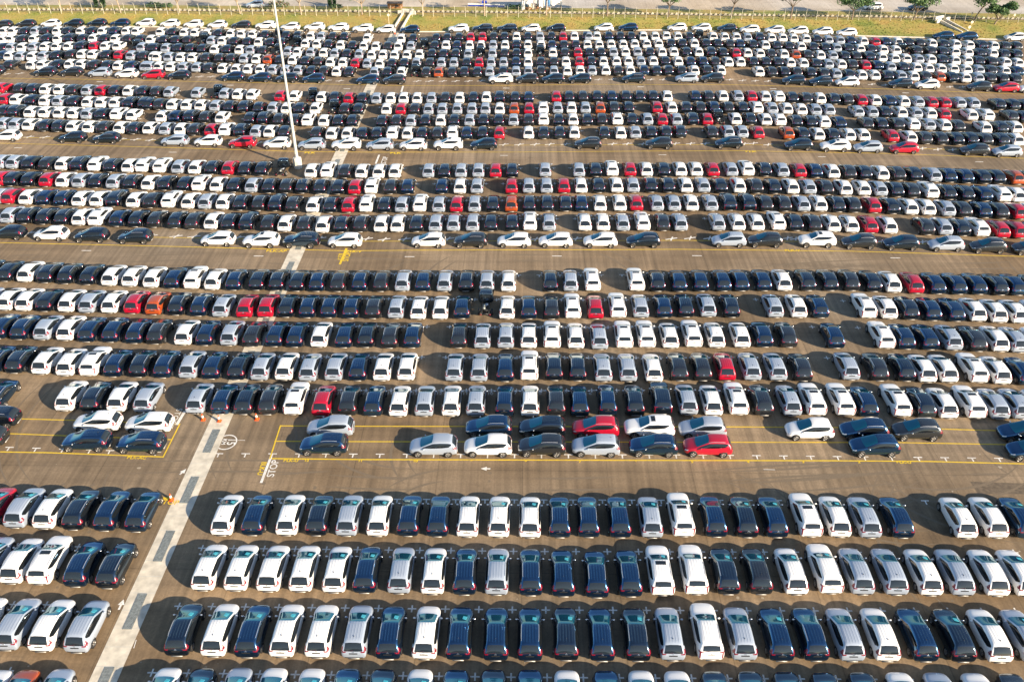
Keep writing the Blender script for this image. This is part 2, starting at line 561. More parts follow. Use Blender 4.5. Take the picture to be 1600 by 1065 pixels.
class Shape:
    """body mesh plus panels pressed onto it"""

    def __init__(self, spec, level, q):
        self.s, self.q = spec, q
        self.body = loft_body(spec, level)
        bm = bmesh.new()
        bm.from_mesh(self.body)
        self.bvh = BVHTree.FromBMesh(bm)
        bm.free()

    def hit(self, axis, a, c, off):
        if axis == 'top':
            o, d = Vector((a, c, 5)), Vector((0, 0, -1))
        elif axis == 'rear':
            o, d = Vector((a, -6, c)), Vector((0, 1, 0))
        elif axis == 'front':
            o, d = Vector((a, 6, c)), Vector((0, -1, 0))
        else:
            sx = 1 if axis == 'right' else -1
            o, d = Vector((sx * 4, a, c)), Vector((-sx, 0, 0))
        p, nrm, i, dist = self.bvh.ray_cast(o, d)
        if p is None:
            p, nrm, i, dist = self.bvh.find_nearest(o + d * 4)
        if nrm.dot(d) > 0:
            nrm = -nrm
        return p + nrm * off

    def panel(self, mb, axis, lo, hi, nu, nv, mat, off=.008):
        A, B = samp(lo, nu), samp(hi, nu)
        rows = []
        for j in range(nv + 1):
            t = j / nv
            rows.append([self.hit(axis, a[0] + (c[0] - a[0]) * t, a[1] + (c[1] - a[1]) * t, off) for a, c in zip(A, B)])
        # a skirt down to the body gives the panel a real edge
        edge = rows[0][:] + [r[-1] for r in rows[1:]] + rows[-1][-2::-1] + [r[0] for r in rows[-2:0:-1]]
        mb.grid(rows, mat)
        if self.q > 1:
            cen = sum((Vector(p) for p in edge), Vector()) / len(edge)
            low = []
            for p in edge:
                loc, nrm, i, dist = self.bvh.find_nearest(p)
                low.append(loc)
            mb.grid([edge, low], mat, True)

    def parts(self):
        s, q = self.s, self.q
        P = {}
        def mk(name, fill):
            mb = MB()
            fill(mb)
            P[name] = mb.mesh(name)
        n = 4 * q
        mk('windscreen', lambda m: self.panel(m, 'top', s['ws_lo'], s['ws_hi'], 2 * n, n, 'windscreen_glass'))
        mk('rear_window', lambda m: self.panel(m, 'rear', s['rw_lo'], s['rw_hi'], n, n, 'rear_glass'))
        for side in ('right', 'left'):
            sg = 1 if side == 'right' else -1
            mk('side_window_' + side, lambda m: self.panel(m, side, s['sw_lo'], s['sw_hi'], 2 * n, max(2, n // 2), 'glass'))

            def tl(m):
                for lo, hi in s['tail']:
                    self.panel(m, 'rear', [(sg * a, c) for a, c in lo], [(sg * a, c) for a, c in hi], max(2, q * 2), max(2, q * 2), 'tail_red', .014)
                for lo, hi in s['tail_side']:
                    self.panel(m, side, lo, hi, max(2, q), max(1, q), 'tail_red', .014)
            mk('tail_light_' + side, tl)

            def hl(m):
                for lo, hi in s['head']:
                    self.panel(m, side, lo, hi, max(2, q * 2), max(1, q), 'lamp_clear', .012)
            mk('headlight_' + side, hl)

            def rail(m):
                x, y0, y1 = s['rail']
                pts = [(sg * x, y0 + (y1 - y0) * t / 6) for t in range(7)]
                P3 = [self.hit('top', a, c, .035 if 0 < i < 6 else .005) for i, (a, c) in enumerate(pts)]
                m.tube(P3, [.022] * 7, 'rail_silver', 6)
            mk('roof_rail_' + side, rail)

            def mir(m, mat='paint_white'):
                x, y, z = s['mirror']
                c = Vector((sg * x, y, z))
                rows = []
                for j in range(5):
                    th = math.pi * (j + .02) / 4.04
                    rows.append([c + Vector((.115 * math.sin(th) * math.cos(2 * math.pi * k / 8), .07 * math.sin(th) * math.sin(2 * math.pi * k / 8), .085 * math.cos(th))) for k in range(8)])
                m.grid(rows, mat, True)
                m.tube([c - Vector((sg * .06, -.02, .03)), c - Vector((sg * .20, -.06, .06))], [.03, .035], mat, 5)
            for pk in PAINTS:
                mk('side_mirror_' + side + pk, lambda m: mir(m, pk))

        def rb(m):
            for lo, hi in s['plate']:
                self.panel(m, 'rear', lo, hi, 6, 3, 'plastic_black', .018)
            for lo, hi in s['low']:
                self.panel(m, 'rear', lo, hi, 4, 2, 'plastic_black', .01)
            bz = s['plate'][0][0][0][1] + (.155 if s is MPV else .11)
            for bx, dz in ((-.045, 0), (.045, 0), (0, .07)):
                self.panel(m, 'rear', [(bx - .04, bz + dz), (bx, bz + dz - .035)], [(bx, bz + dz + .035), (bx + .04, bz + dz)], 1, 1, 'chrome', .016)
            x, y, z, w, d, h = s['skid']
            m.box((x, y, z), (w, d, h), 'skid_silver')
        mk('rear_bumper', rb)

        def fr(m):
            self.panel(m, 'front', [(-.50, .40), (.50, .40)], [(-.55, s['st'][-1][6] - .03), (.55, s['st'][-1][6] - .03)], 4, 2, 'plastic_black', .01)
        mk('grille', fr)

        def fin(m):
            p = self.hit('top', 0, s['fin'], 0)
            m.box(p + Vector((0, 0, .025)), (.035, .12, .07), 'plastic_black', None, .5)
        mk('antenna', fin)
        if s['sun']:
            w, y0, y1 = s['sun']
            mk('sunroof', lambda m: self.panel(m, 'top', [(-w, y0), (w, y0)], [(-w, y1), (w, y1)], 4, 3, 'rear_glass', .01))
        mk('paper_sheet', lambda m: self.panel(m, 'top', [(.20, .90), (.50, .84)], [(.16, .52), (.44, .46)], 2, 2, 'paper_cyan', .02))

        P['wheel'] = wheel_mesh(s['wr'], q)
        P['bare_wheel'] = wheel_mesh(s['wr'], q, 'tyre')
        P['rim'] = wheel_mesh(s['wr'], q, 'rim')
        return P


PAINTS = ['paint_white', 'paint_silver', 'paint_black', 'paint_navy', 'paint_graphite', 'paint_red', 'paint_orange', 'chrome']


def wheel_mesh(r, q, what='all'):
    """axle along X, outer face at +X"""
    mb = MB()
    n = 8 * q if q > 1 else 10
    if what != 'rim':
        prof = [(-.11, r * .6), (-.11, r * .94), (-.07, r), (.07, r), (.11, r * .94), (.112, r * .68)]
        rows = [[Vector((x, rr * math.cos(2 * math.pi * k / n), rr * math.sin(2 * math.pi * k / n))) for k in range(n)] for x, rr in prof]
        mb.grid(rows, 'tyre', True)
    if what != 'tyre':
        rp = [(.112, r * .68), (.10, r * .63), (.07, r * .60), (.06, .05)]
        rows = [[Vector((x, rr * math.cos(2 * math.pi * k / n), rr * math.sin(2 * math.pi * k / n))) for k in range(n)] for x, rr in rp]
        mb.grid(rows[:3], 'rim', True)
        mb.grid(rows[2:], 'plastic_black' if q > 1 else 'rim', True)
        if q > 1:
            for k in range(5):
                a = 2 * math.pi * k / 5 + .3
                mb.box((.09, r * .36 * math.cos(a), r * .36 * math.sin(a)), (.035, r * .60, .075), 'rim', Matrix.Rotation(a, 3, 'X'))
            mb.tube([(.07, 0, 0), (.115, 0, 0)], [.06, .045], 'rim', 8)
    if what != 'rim':
        # dark liner of the wheel well around the tyre
        ra = r + .07
        rows = [[Vector((x, rr * math.cos(2 * math.pi * k / n), .02 + rr * math.sin(2 * math.pi * k / n))) for k in range(n)] for x, rr in ((-.05, ra), (.085, ra), (.085, r * .9))]
        mb.grid(rows, 'plastic_black', True)
    return mb.mesh('wheel' if what != 'rim' else 'rim')


COLS = {'W': 'paint_white', 'S': 'paint_silver', 'K': 'paint_black', 'N': 'paint_navy', 'G': 'paint_graphite', 'R': 'paint_red', 'O': 'paint_orange'}
SHAPES = {'mpv': Shape(MPV, 2, 2), 'suv': Shape(SUV, 2, 2)}
PARTS = {k: v.parts() for k, v in SHAPES.items()}
BODY = {}
for k, v in SHAPES.items():
    for pk in set(COLS.values()):
        me = v.body.copy()
        me.name = 'body'
        me.materials.clear()
        me.materials.append(MATS[pk])
        BODY[k, pk] = me


def decode(code):
    """photo letter -> (shape, paint, sunroof)"""
    if code in 'Vv':
        return 'suv', 'paint_white', code == 'V'
    if code == 'B':
        return 'suv', 'paint_black', False
    if code == 'K':
        return 'mpv', random.choices(['paint_black', 'paint_navy', 'paint_graphite'], [.60, .10, .30])[0], False
    return 'mpv', COLS[code], False


def make_car(code, loc, heading, label, group, paper=False, side=False):
    shape, pk, sun = decode(code)
    P = PARTS[shape]
    s = SHAPES[shape].s
    name = 'minivan' if shape == 'mpv' else 'suv'
    root = link(name, None, None, loc)
    root.empty_display_size = .3
    root.rotation_euler = (0, 0, heading)
    tag(root, label, 'minivan' if shape == 'mpv' else 'SUV', group)
    link('body', BODY[shape, pk], root)
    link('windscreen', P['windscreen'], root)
    link('rear_window', P['rear_window'], root)
    link('rear_bumper', P['rear_bumper'], root)
    dark = pk in ('paint_black', 'paint_navy', 'paint_graphite')
    mk = pk if not dark else 'chrome'  # chrome stands in for sky reflecting brightly on dark cars' mirrors
    for sd in ('right', 'left'):
        link('side_window', P['side_window_' + sd], root)
        link('tail_light', P['tail_light_' + sd], root)
        link('side_mirror', P['side_mirror_' + sd + mk], root)
        if side:
            link('headlight', P['headlight_' + sd], root)
    if side:
        link('grille', P['grille'], root)
    if shape == 'suv' or random.random() < (.65 if dark else .4):
        for sd in ('right', 'left'):
            link('roof_rail', P['roof_rail_' + sd], root)
    else:
        link('antenna', P['antenna'], root)
    if sun:
        link('sunroof', P['sunroof'], root)
    if paper:
        link('paper_sheet', P['paper_sheet'], root)
    for x, y in s['wheels']:
        for sg in (1, -1):
            w = link('wheel', P['bare_wheel' if side else 'wheel'], root, (sg * x, y, s['wr']))
            if side:
                link('rim', P['rim'], w)
            if sg < 0:
                w.rotation_euler = (0, 0, math.pi)
    return root


# ------------------------------------------------------------------ where the cars stand, row by row (x in photo pixels, one letter per car)
def parse(t):
    out = []
    for w in t.split():
        out.append((w[0], float(w[1:])))
    return out


def parse_seg(segs, k=6.667):
    out = []
    for off, t in segs:
        for c, x in parse(t):
            out.append((c, off + x / k))
    out.sort(key=lambda p: p[1])
    return out


NEAR = [
    # key, row phrase, y polyline of the rear bumpers, cars
    ('D', 'bottom row', 'front', [(0, 1046), (250, 1042), (800, 1045), (1600, 1051)],
     'W3 O46 S100 | W267 K320 S378 W432 W491 K545 K600 W658 N714 K771 N828 W885 N946 W1000 W1056 K1114 K1169 K1226 K1285 K1343 W1401 S1459 W1519 K1575'),
    ('C', 'second row up', 'rear', [(0, 1017), (120, 1021), (276, 1026), (600, 1030), (830, 1033), (1200, 1033), (1620, 1036)],
     'W-46 S9 W64 S120 | K276 W333 N386 W440 W496 S553 N606 W663 N716 N774 N828 K885 N941 K997 S1051 v1110 S1163 N1221 N1275 S1331 W1387 N1446 K1505 W1562 S1617'),
    ('B', 'third row up', 'rear', [(0, 912), (168, 920), (317, 923), (620, 928), (830, 931), (930, 934), (1190, 929), (1600, 932)],
     'S-31 W17 V61 N117 K168 | W317 W368 W419 W469 W521 N569 S623 W675 N725 S776 N829 N880 N933 N985 V1035 v1088 K1138 G1189 W1244 v1298 S1348 S1401 W1455 S1505 W1559 W1606'),
    ('A', 'fourth row up', 'rear', [(0, 825), (212, 832), (346, 837), (590, 838), (830, 841), (1200, 840), (1610, 842)],
     'R-24 S23 W68 K114 N163 N212 | W346 N394 W447 K494 S541 W589 N637 N683 W730 W779 W828 N875 N920 N969 S1019 V1068 K1119 K1168 N1214 V1267 W1313 S1360 N1411 W1510 W1558 N1606'),
    ('F', 'row directly behind the sideways cars', 'rear', [(0, 641), (223, 645), (304, 647), (500, 650), (660, 651), (830, 651), (1036, 649), (1237, 650), (1409, 653), (1600, 656)],
     'N-12 W100 K140 W181 S223 | S304 N344 K380 K417 V457 R501 G542 N582 W622 S662 W704 S743 N788 W828 K869 N906 N950 K993 B1036 S1076 W1115 V1155 K1194 S1238 V1276 V1321 K1358 V1409 K1448 W1482 V1526 S1563 S1598 W1636'),
    ('G', 'second row behind the sideways cars', 'rear', [(21, 584), (138, 589), (253, 591), (330, 593), (480, 596), (634, 595), (788, 597), (865, 595), (1000, 597), (1136, 595), (1256, 596), (1333, 594), (1430, 597), (1566, 601)],
     'N-13 K22 W63 W101 V138 N176 K215 N253 S293 N329 K369 S405 W443 S480 S521 N558 W596 W634 S709 S748 N789 V827 K866 K903 S943 S982 W1022 G1062 G1099 R1136 S1176 S1216 K1256 S1330 K1375 K1417 W1450 W1483 V1530 W1566 N1606'),
    ('H', 'third row behind the sideways cars', 'rear', [(-4, 530), (65, 532), (210, 537), (285, 540), (460, 543), (571, 544), (800, 545), (936, 546), (1084, 544), (1232, 543), (1307, 545), (1400, 546), (1594, 551)],
     'N-4 K29 S65 W101 N135 N172 N209 K242 W285 N319 S357 K392 N428 N460 W498 K536 K571 G608 N643 K716 S753 S790 W826 V863 W900 S937 V976 V1011 W1048 V1084 W1120 W1160 N1195 G1233 N1307 V1385 N1417 K1454 S1491 G1529 W1564 S1594 W1630'),
    ('I', 'fourth row behind the sideways cars', 'rear', [(5, 486), (200, 491), (344, 496), (546, 498), (650, 499), (900, 499), (1073, 496), (1250, 497), (1356, 498), (1440, 501), (1594, 505)],
     'S-29 W6 W36 K69 W103 S135 W170 R206 O239 K274 N309 S344 R381 R414 K446 N479 N513 N547 G582 S618 W653 W687 N721 W792 N826 K862 V895 R931 V966 S1002 N1038 K1072 S1107 K1144 S1212 W1249 N1283 V1357 W1390 K1424 K1459 N1495 W1529 W1562 W1594 W1628'),
]
SIDE = [
    ('E2', 'near sideways row', [(-31, 700), (132, 706), (217, 709), (504, 712), (676, 714), (931, 714), (1106, 714), (1367, 714), (1615, 721)],
     'K-31 N132 N217.5 | N504 S676.5 W762 K846 S931 N1021 R1106 K1367.5 N1615'),
    ('E1', 'far sideways row', [(-10, 669), (150, 676), (230, 678), (515, 684), (763, 684), (1015, 685), (1265, 688), (1433, 689), (1600, 692)],
     'K-10 W149.5 W230.6 | S515 K763 K846.5 R930.6 V1014.6 S1098 W1265.6 N1351 K1433.6 N1600'),
]
HEADL = math.pi / 2  # side cars face -X
CWORD = {'W': 'white', 'S': 'silver', 'K': 'black', 'N': 'dark blue', 'G': 'charcoal', 'R': 'red', 'O': 'orange', 'V': 'white', 'v': 'white', 'B': 'black'}
ORD = ['', 'first', 'second', 'third', 'fourth', 'fifth', 'sixth', 'seventh', 'eighth', 'ninth', 'tenth', 'eleventh', 'twelfth', 'thirteenth', 'fourteenth', 'fifteenth', 'sixteenth']


def kind_words(c):
    if c == 'V':
        return 'white SUV with sunroof'
    if c == 'v':
        return 'white SUV without sunroof'
    if c == 'B':
        return 'black SUV'
    return {'W': 'white', 'S': 'silver', 'K': 'black', 'N': 'black', 'G': 'black', 'R': 'red', 'O': 'orange'}[c] + ' minivan'


def colour_word(c):
    return kind_words(c).split()[0]


def make_labels(cars, phrase):
    """one label per car that holds for no other car of the row"""
    kinds = [kind_words(c) for c, x in cars]
    out = []
    trip = []
    for i in range(len(cars)):
        l = colour_word(cars[i - 1][0]) if i else None
        r = colour_word(cars[i + 1][0]) if i + 1 < len(cars) else None
        trip.append((kinds[i], l, r))
    for i, (c, x) in enumerate(cars):
        k = kinds[i]
        same = [j for j in range(len(cars)) if kinds[j] == k]
        if len(same) == 1:
            out.append('the only %s in the %s' % (k, phrase))
            continue
        n, m = same.index(i) + 1, len(same) - same.index(i)
        short = k.replace(' with sunroof', '').replace(' without sunroof', '')
        _, l, r = trip[i]
        if l and r and trip.count(trip[i]) == 1 and min(n, m) > 1 and 'sunroof' not in k:
            out.append('%s between a %s and a %s car, %s' % (k, l, r, phrase))
        elif n <= m:
            out.append('%s, %s such from the left, %s' % (k, ORD[n], phrase) if n > 1 else 'leftmost %s of the %s' % (k, phrase))
        else:
            out.append('%s, %s such from the right, %s' % (k, ORD[m], phrase) if m > 1 else 'rightmost %s of the %s' % (k, phrase))
    return out


N_CARS = 0
MARKS = []
for key, phrase, mode, poly, text in NEAR:
    blocks = text.split('|')
    for bi, blk in enumerate(blocks):
        cars = parse(blk)
        cars.sort(key=lambda p: p[1])
        ph = phrase if len(blocks) == 1 else (phrase + (', left of drain' if bi == 0 else ', right of drain'))
        if key == 'F':
            ph = 'row just behind the sideways cars' + (', left block' if bi == 0 else '')
        labels = make_labels(cars, ph)
        for (c, x), lab in zip(cars, labels):
            y = lerp_poly(poly, x) + random.uniform(-.6, .6)
            half = 2.235 if c not in 'VvB' else 2.385
            if mode == 'rear':
                p = at(x, y, .27)
                loc = (p.x, p.y + half, 0)
            else:
                p = at(x, y, .80)
                loc = (p.x, p.y - half + .12, 0)
            make_car(c, loc, R(random.uniform(-.7, .7)), lab, 'cars parked in rows on the storage lot', key in 'ABCD' and random.random() < .7)
            N_CARS += 1
for key, phrase, poly, text in SIDE:
    for bi, blk in enumerate(text.split('|')):
        cars = parse(blk)
        cars.sort(key=lambda p: p[1])
        labels = make_labels(cars, phrase + (' left of the drain' if bi == 0 else ' in the yellow box'))
        for (c, x), lab in zip(cars, labels):
            p = at(x, lerp_poly(poly, x))
            make_car(c, (p.x, p.y + .86, 0), HEADL + R(random.uniform(-1, 1)), lab, 'cars parked in rows on the storage lot', False, True)
            N_CARS += 1
print('near cars', N_CARS)


# ------------------------------------------------------------------ cab and chassis pickup truck
def truck_meshes():
    P = {}
    st = [(-.05, .55, .70, .80, .85, .80, 1.15, .70, 1.70, .05, .07), (.05, .50, .74, .84, .85, .84, 1.18, .74, 1.80, .05, .07),
          (.6, .45, .76, .86, .85, .86, 1.18, .72, 1.84, .05, .07), (1.1, .45, .76, .86, .85, .86, 1.16, .70, 1.76, .05, .07),
          (1.75, .45, .76, .86, .85, .86, 1.12, .76, 1.20, .04, .05), (2.4, .48, .72, .83, .80, .82, 1.00, .70, 1.08, .03, .04),
          (2.62, .50, .60, .74, .70, .70, .84, .58, .88, .02, .02)]
    spec = dict(SUV)
    spec['st'] = st
    sh = Shape.__new__(Shape)
    sh.s, sh.q = spec, 2
    sh.body = loft_body(spec, 2)
    bm = bmesh.new()
    bm.from_mesh(sh.body)
    sh.bvh = BVHTree.FromBMesh(bm)
    bm.free()
    cab = sh.body
    cab.materials.clear()
    cab.materials.append(MATS['paint_black'])
    P['cab'] = cab
    mb = MB()
    sh.panel(mb, 'rear', [(-.55, 1.28), (.55, 1.28)], [(-.50, 1.64), (.50, 1.64)], 6, 4, 'rear_glass')
    P['rear_window'] = mb.mesh('rear_window')
    mb = MB()
    sh.panel(mb, 'top', [(-.66, 1.66), (.66, 1.66)], [(-.60, 1.14), (.60, 1.14)], 8, 4, 'windscreen_glass')
    P['windscreen'] = mb.mesh('windscreen')
    for sd in ('right', 'left'):
        mb = MB()
        sh.panel(mb, sd, [(1.55, 1.2), (.15, 1.2)], [(1.1, 1.62), (.15, 1.68)], 6, 3, 'glass')
        P['side_window_' + sd] = mb.mesh('side_window')
    mb = MB()
    for sg in (-1, 1):
        mb.box((sg * .40, -1.1, .66), (.10, 3.1, .15), 'plastic_black')
    for y in (-2.6, -1.9, -1.2, -.5):
        mb.box((0, y, .66), (.72, .09, .12), 'plastic_black')
    mb.box((.12, -.55, .66), (.30, .40, .16), 'lamp_clear')
    mb.box((-.18, -1.0, .60), (.28, .9, .24), 'grate_steel')
    mb.tube([(.05, -.3, .60), (.05, -1.75, .50)], [.05, .05], 'chrome', 8)
    mb.tube([(-.72, -1.72, .42), (.72, -1.72, .42)], [.07, .07], 'plastic_black', 8)
    mb.tube([(-.1, -1.72, .42), (.1, -1.72, .42)], [.17, .17], 'plastic_black', 10)
    P['chassis_frame'] = mb.mesh('chassis_frame')
    mb = MB()
    mb.box((0, -2.68, .62), (1.30, .08, .10), 'plastic_black')
    P['rear_bumper'] = mb.mesh('rear_bumper')
    for sd, sg in (('right', 1), ('left', -1)):
        mb = MB()
        mb.box((sg * .52, -2.74, .64), (.26, .05, .12), 'tail_red')
        P['tail_light_' + sd] = mb.mesh('tail_light')
    P['wheel'] = wheel_mesh(.36, 2)
    return P


TRUCK = truck_meshes()
p = at(758, 494, .4)
root = link('pickup_truck', None, None, (p.x, p.y + 2.7, 0))
tag(root, 'black pickup truck with a bare chassis and no cargo bed', 'pickup truck')
for k in ('cab', 'rear_window', 'windscreen', 'chassis_frame', 'rear_bumper'):
    link(k, TRUCK[k], root)
for sd in ('right', 'left'):
    link('side_window', TRUCK['side_window_' + sd], root)
    link('tail_light', TRUCK['tail_light_' + sd], root)
TW = [(.74, 1.72), (.74, -1.72)]
for x, y in TW:
    for sg in (1, -1):
        w = link('wheel', TRUCK['wheel'], root, (sg * x, y, .36))
        if sg < 0:
            w.rotation_euler = (0, 0, math.pi)

# ------------------------------------------------------------------ the far cars: one mass
FAR = []  # (code, px, py, 'r'|'s')


def far_row(cars, poly, side=False):
    for c, x in cars:
        FAR.append((c, x, lerp_poly(poly, x), side))


far_row(parse('K-24 K7 W38 K70 K101 K136 W170 W202 W235 N268 V299 W331 K364 K400 K431 K463 N494 G527 N561 G594 S628 N660 S694 K728 S760 W794 K860 S892 V926 V995 K1028 N1062 N1096 N1131 K1159 K1194 W1226 K1263 K1298 G1332 K1366 W1397 R1432 N1466 N1499 N1531 K1564 K1592 K1622'),
        [(7, 440), (170, 447), (300, 453), (500, 456), (760, 456), (1060, 456), (1200, 455), (1340, 455), (1430, 459), (1591, 462)])
far_row(parse('S-3 S18 K43 K69 W95 B119 V146 K171 W199 V221 V248 S277 W303 K329 R355 K381 K407 T437 W485 V510 K538 W564 W591 W616 S669 K694 S720 S747 R774 K800 S852 S905 K931 V957 R985 W1011 K1038 W1064 W1089 R1115 S1144 V1169 K1197 S1224 R1251 K1276 W1303 K1329 K1353 W1380 K1406 K1432 S1462 K1486 K1512 K1540 K1562 O1591 K1617'),
        [(18, 264.5), (120, 268), (248, 271), (278, 272), (407, 275), (485, 278), (563, 279), (720, 278), (852, 277), (1000, 276), (1197, 276), (1300, 279), (1400, 282), (1500, 286), (1591, 289)])
far_row(parse('R-3 K15 K42 R70 W96 S122 K148 S175 K202 W230 K256 K286 V309 W337 K364 S392 K419 K446 K471 K499 K527 R553 V579 K609 K636 K690 W718 S745 R799 S826 S854 R881 W908 K936 W964 S990 K1018 K1045 W1073 S1100 K1127 W1156 K1183 K1211 W1239 S1266 K1293 W1322 W1351 S1377 K1403 K1428 V1457 K1485 K1513 K1541 V1570 W1593 W1620'),
        [(15, 291), (96, 293), (202, 296), (256, 298), (337, 300), (418, 302), (527, 304), (609, 304), (744, 303), (881, 302), (1018, 301), (1156, 302), (1266, 304), (1350, 306), (1428, 309), (1513, 314), (1593, 317)])
far_row(parse('S-6 R11 W39 K66 K94 W122 W150 B176 W207 K234 V262 W293 S319 W347 K374 K403 B429 K456 W488 K515 R543 V571 K600 S627 V655 S685 R713 S741 K770 O799 K827 K855 K884 N909 W938 W969 R995 S1027 S1054 W1082 S1112 B1141 B1171 K1198 K1227 S1256 W1283 K1311 K1336 R1367 K1396 W1425 W1452 S1483 K1509 K1540 K1567 R1595 W1622'),
        [(11, 319), (94, 322), (176, 324), (262, 326), (347, 328), (430, 331), (515, 333), (600, 332.5), (700, 332), (826, 331), (1000, 330), (1141, 330), (1283, 331), (1367, 333), (1452, 337), (1540, 341), (1595, 343)])
far_row(parse('S10 K37 K66 K95 W122 V148 K181 K211 K240 K272 K299 W329 K356 B384 K417 W444 K474 W503 K532 K562 W594 W620 K650 S680 S708 S738 K767 K800 V828 S858 W914 W943 S974 V1005 K1037 S1064 S1123 W1154 W1184 V1217 K1245 K1274 W1303 W1332 R1362 W1392 K1450 S1478 K1506 V1535 R1568 R1595 K1625'),
        [(10, 349), (95, 352), (150, 354), (240, 356), (300, 358), (356, 360), (444, 362.5), (500, 364), (600, 363), (750, 361.5), (900, 361.5), (1064, 361), (1153, 361), (1245, 361), (1331, 364), (1392, 365.5), (1478, 368), (1570, 372)])
far_row(parse('K11 W77.5 K141 K209 W339 V407 B470 W538 W669 K735 W803 W868 W938 K1005 S1139 K1196 V1277 K1343 K1409 S1479 K1545 K1611'),
        [(11, 375.5), (77, 377), (141, 379.5), (209, 381.5), (339, 385.5), (407, 388), (540, 388), (735, 387.5), (1005, 387.5), (1139, 387), (1277, 387.5), (1343, 389.5), (1409, 391.5), (1479, 393.5), (1545, 396.5), (1611, 399)], True)
# block M
far_row(parse_seg([(0, 'R-10 K185 K320 W460 W605 K740 S895 R1035 K1175 W1325 K1470'), (230, 'K75 S220 S505 T700 S795 W935 W1080 R1375 W1525'),
                   (460, 'T165 W275 K410 R560 K700 S850 W1000 W1135 W1275 S1425 K1570'), (690, 'W185 K330 W465 B605 K765 K905 R1195 K1330 K1475'),
                   (920, 'K90 K240 K390 K535 K675 W820 K1120 K1255 W1405'), (1150, 'S30 R170 W315 V455 K600 K745 W885 K1035 K1175 R1320 W1465'),
                   (1360, 'K215 W360 S510 R655 R790 S945 S1090 K1360 K1510 K1640')]),
        [(28, 147), (199, 150.8), (241, 152.2), (306, 153.8), (370, 156), (440, 159), (501, 160.5), (565, 162.5), (670, 161.8), (800, 160.8), (950, 159.3), (1175, 159), (1218, 160.5), (1283, 162.7), (1348, 165), (1392, 166.5), (1458, 168.8), (1523, 170.3), (1570, 171.7)])
far_row(parse_seg([(0, 'R30 W150 K310 W455 S595 K745 W900 W1040 W1185 B1335 B1490'), (230, 'K0 K110 W250 W400 W545 S700 K845 B995 K1150 S1300 W1445 K1580'),
                   (460, 'W210 T390 K520 K660 W955 R1105 K1250 S1395 S1540'), (690, 'S160 S315 S455 W605 O755 R910 V1060 S1210 W1355 S1500'),
                   (920, 'O120 K265 K420 R715 W870 K1020 K1170 K1310 K1460'), (1150, 'K80 V230 S385 W540 W690 S840 S980 S1280 S1430 K1570'),
                   (1360, 'W335 S490 W640 R785 W1065 V1235 K1490 K1620')]),
        [(22, 164.5), (135, 168.5), (200, 170), (246, 172), (312, 173.5), (402, 177.5), (447, 178), (538, 179.5), (670, 179.5), (800, 178.7), (1000, 177), (1165, 177), (1253, 180), (1297, 181), (1342, 183.8), (1433, 185.5), (1478, 187.6), (1545, 189.8)])
far_row(parse_seg([(0, 'K20 B130 W300 W450 W605 W750 S895 K1040 V1200 W1365'), (230, 'W140 K280 B430 K590 W760 K1060 B1200 K1360 K1520'),
                   (460, 'V130 W300 K450 K595 K905 K1060 S1210 K1360 W1520'), (690, 'K130 S290 K435 K595 S750 K905 V1060 K1220 W1370 K1520'),
                   (920, 'K140 V300 K455 S615 R770 S920 B1090 R1240 T1370 W1540'), (1150, 'K160 W320 V465 K640 K790 V930 K1095 K1380 K1530'),
                   (1360, 'K300 V460 S625 W790 K930 W1210 K1380 W1530')]),
        [(45, 184), (134, 187), (205, 189), (251, 191), (344, 193), (410, 195), (480, 198), (550, 198.3), (596, 199), (710, 197.5), (965, 196), (1106, 196), (1174, 195.3), (1220, 197.5), (1290, 200.5), (1357, 202.7), (1453, 204.3), (1500, 206.5), (1541, 208.7), (1585, 208.8)])
far_row(parse_seg([(0, 'S10 S140 W285 K450 K590 W740 W910 K1060 W1235 K1380 W1540'), (230, 'S175 W335 K480 R650 V800 B960 S1125 W1265 K1420'),
                   (460, 'K220 W380 W545 K700 K855 V1015 W1175 K1325 K1485'), (690, 'V110 K260 K425 R600 W905 K1065 K1230 W1385'),
                   (920, 'K165 W335 S490 K655 K810 K960 K1290 S1460'), (1150, 'S75 R240 O550 K710 W870 K1025 W1190 W1340'),
                   (1360, 'R240 W430 K590 K755 K920 K1070 K1220 K1390 W1545')]),
        [(43, 204.5), (90, 206.5), (185, 209.5), (234, 210.3), (280, 211.5), (350, 213.5), (420, 215.5), (517, 218.5), (588, 218.5), (655, 218.5), (730, 217.8), (826, 217.5), (898, 217), (970, 217.5), (1064, 215.8), (1113, 216.2), (1163, 215.8), (1186, 217), (1232, 218), (1280, 220), (1351, 221), (1396, 222.3), (1424, 224.5), (1473, 226), (1543, 227.3)])
N_POLY = [(9, 221.5), (112, 224), (165, 225.2), (272, 229), (324, 229.8), (378, 231.9), (432, 233.5), (486, 235), (540, 235.8), (645, 235.8), (755, 235), (918, 233.6), (1030, 233.5), (1139, 232.7), (1248, 235.7), (1305, 238), (1357, 239.5), (1413, 241), (1524, 244), (1574, 246.3)]
far_row(parse_seg([(0, 'W60 K745 K1100'), (230, 'S280 W625 R985 W1345'), (460, 'S175 V535 S885 W1235 V1600'), (690, 'K435 K1525'), (920, 'K730 K1460'), (1150, 'K655 V1035 S1380'), (1360, 'R355 K1095 S1430')]), N_POLY, True)
# block P


def ypoly(segs, k=6.667):
    out = []
    for off, t in segs:
        for w in t.split():
            x, y = w.split(',')
            out.append((off + float(x) / k, float(y) / k))
    out.sort()
    return out


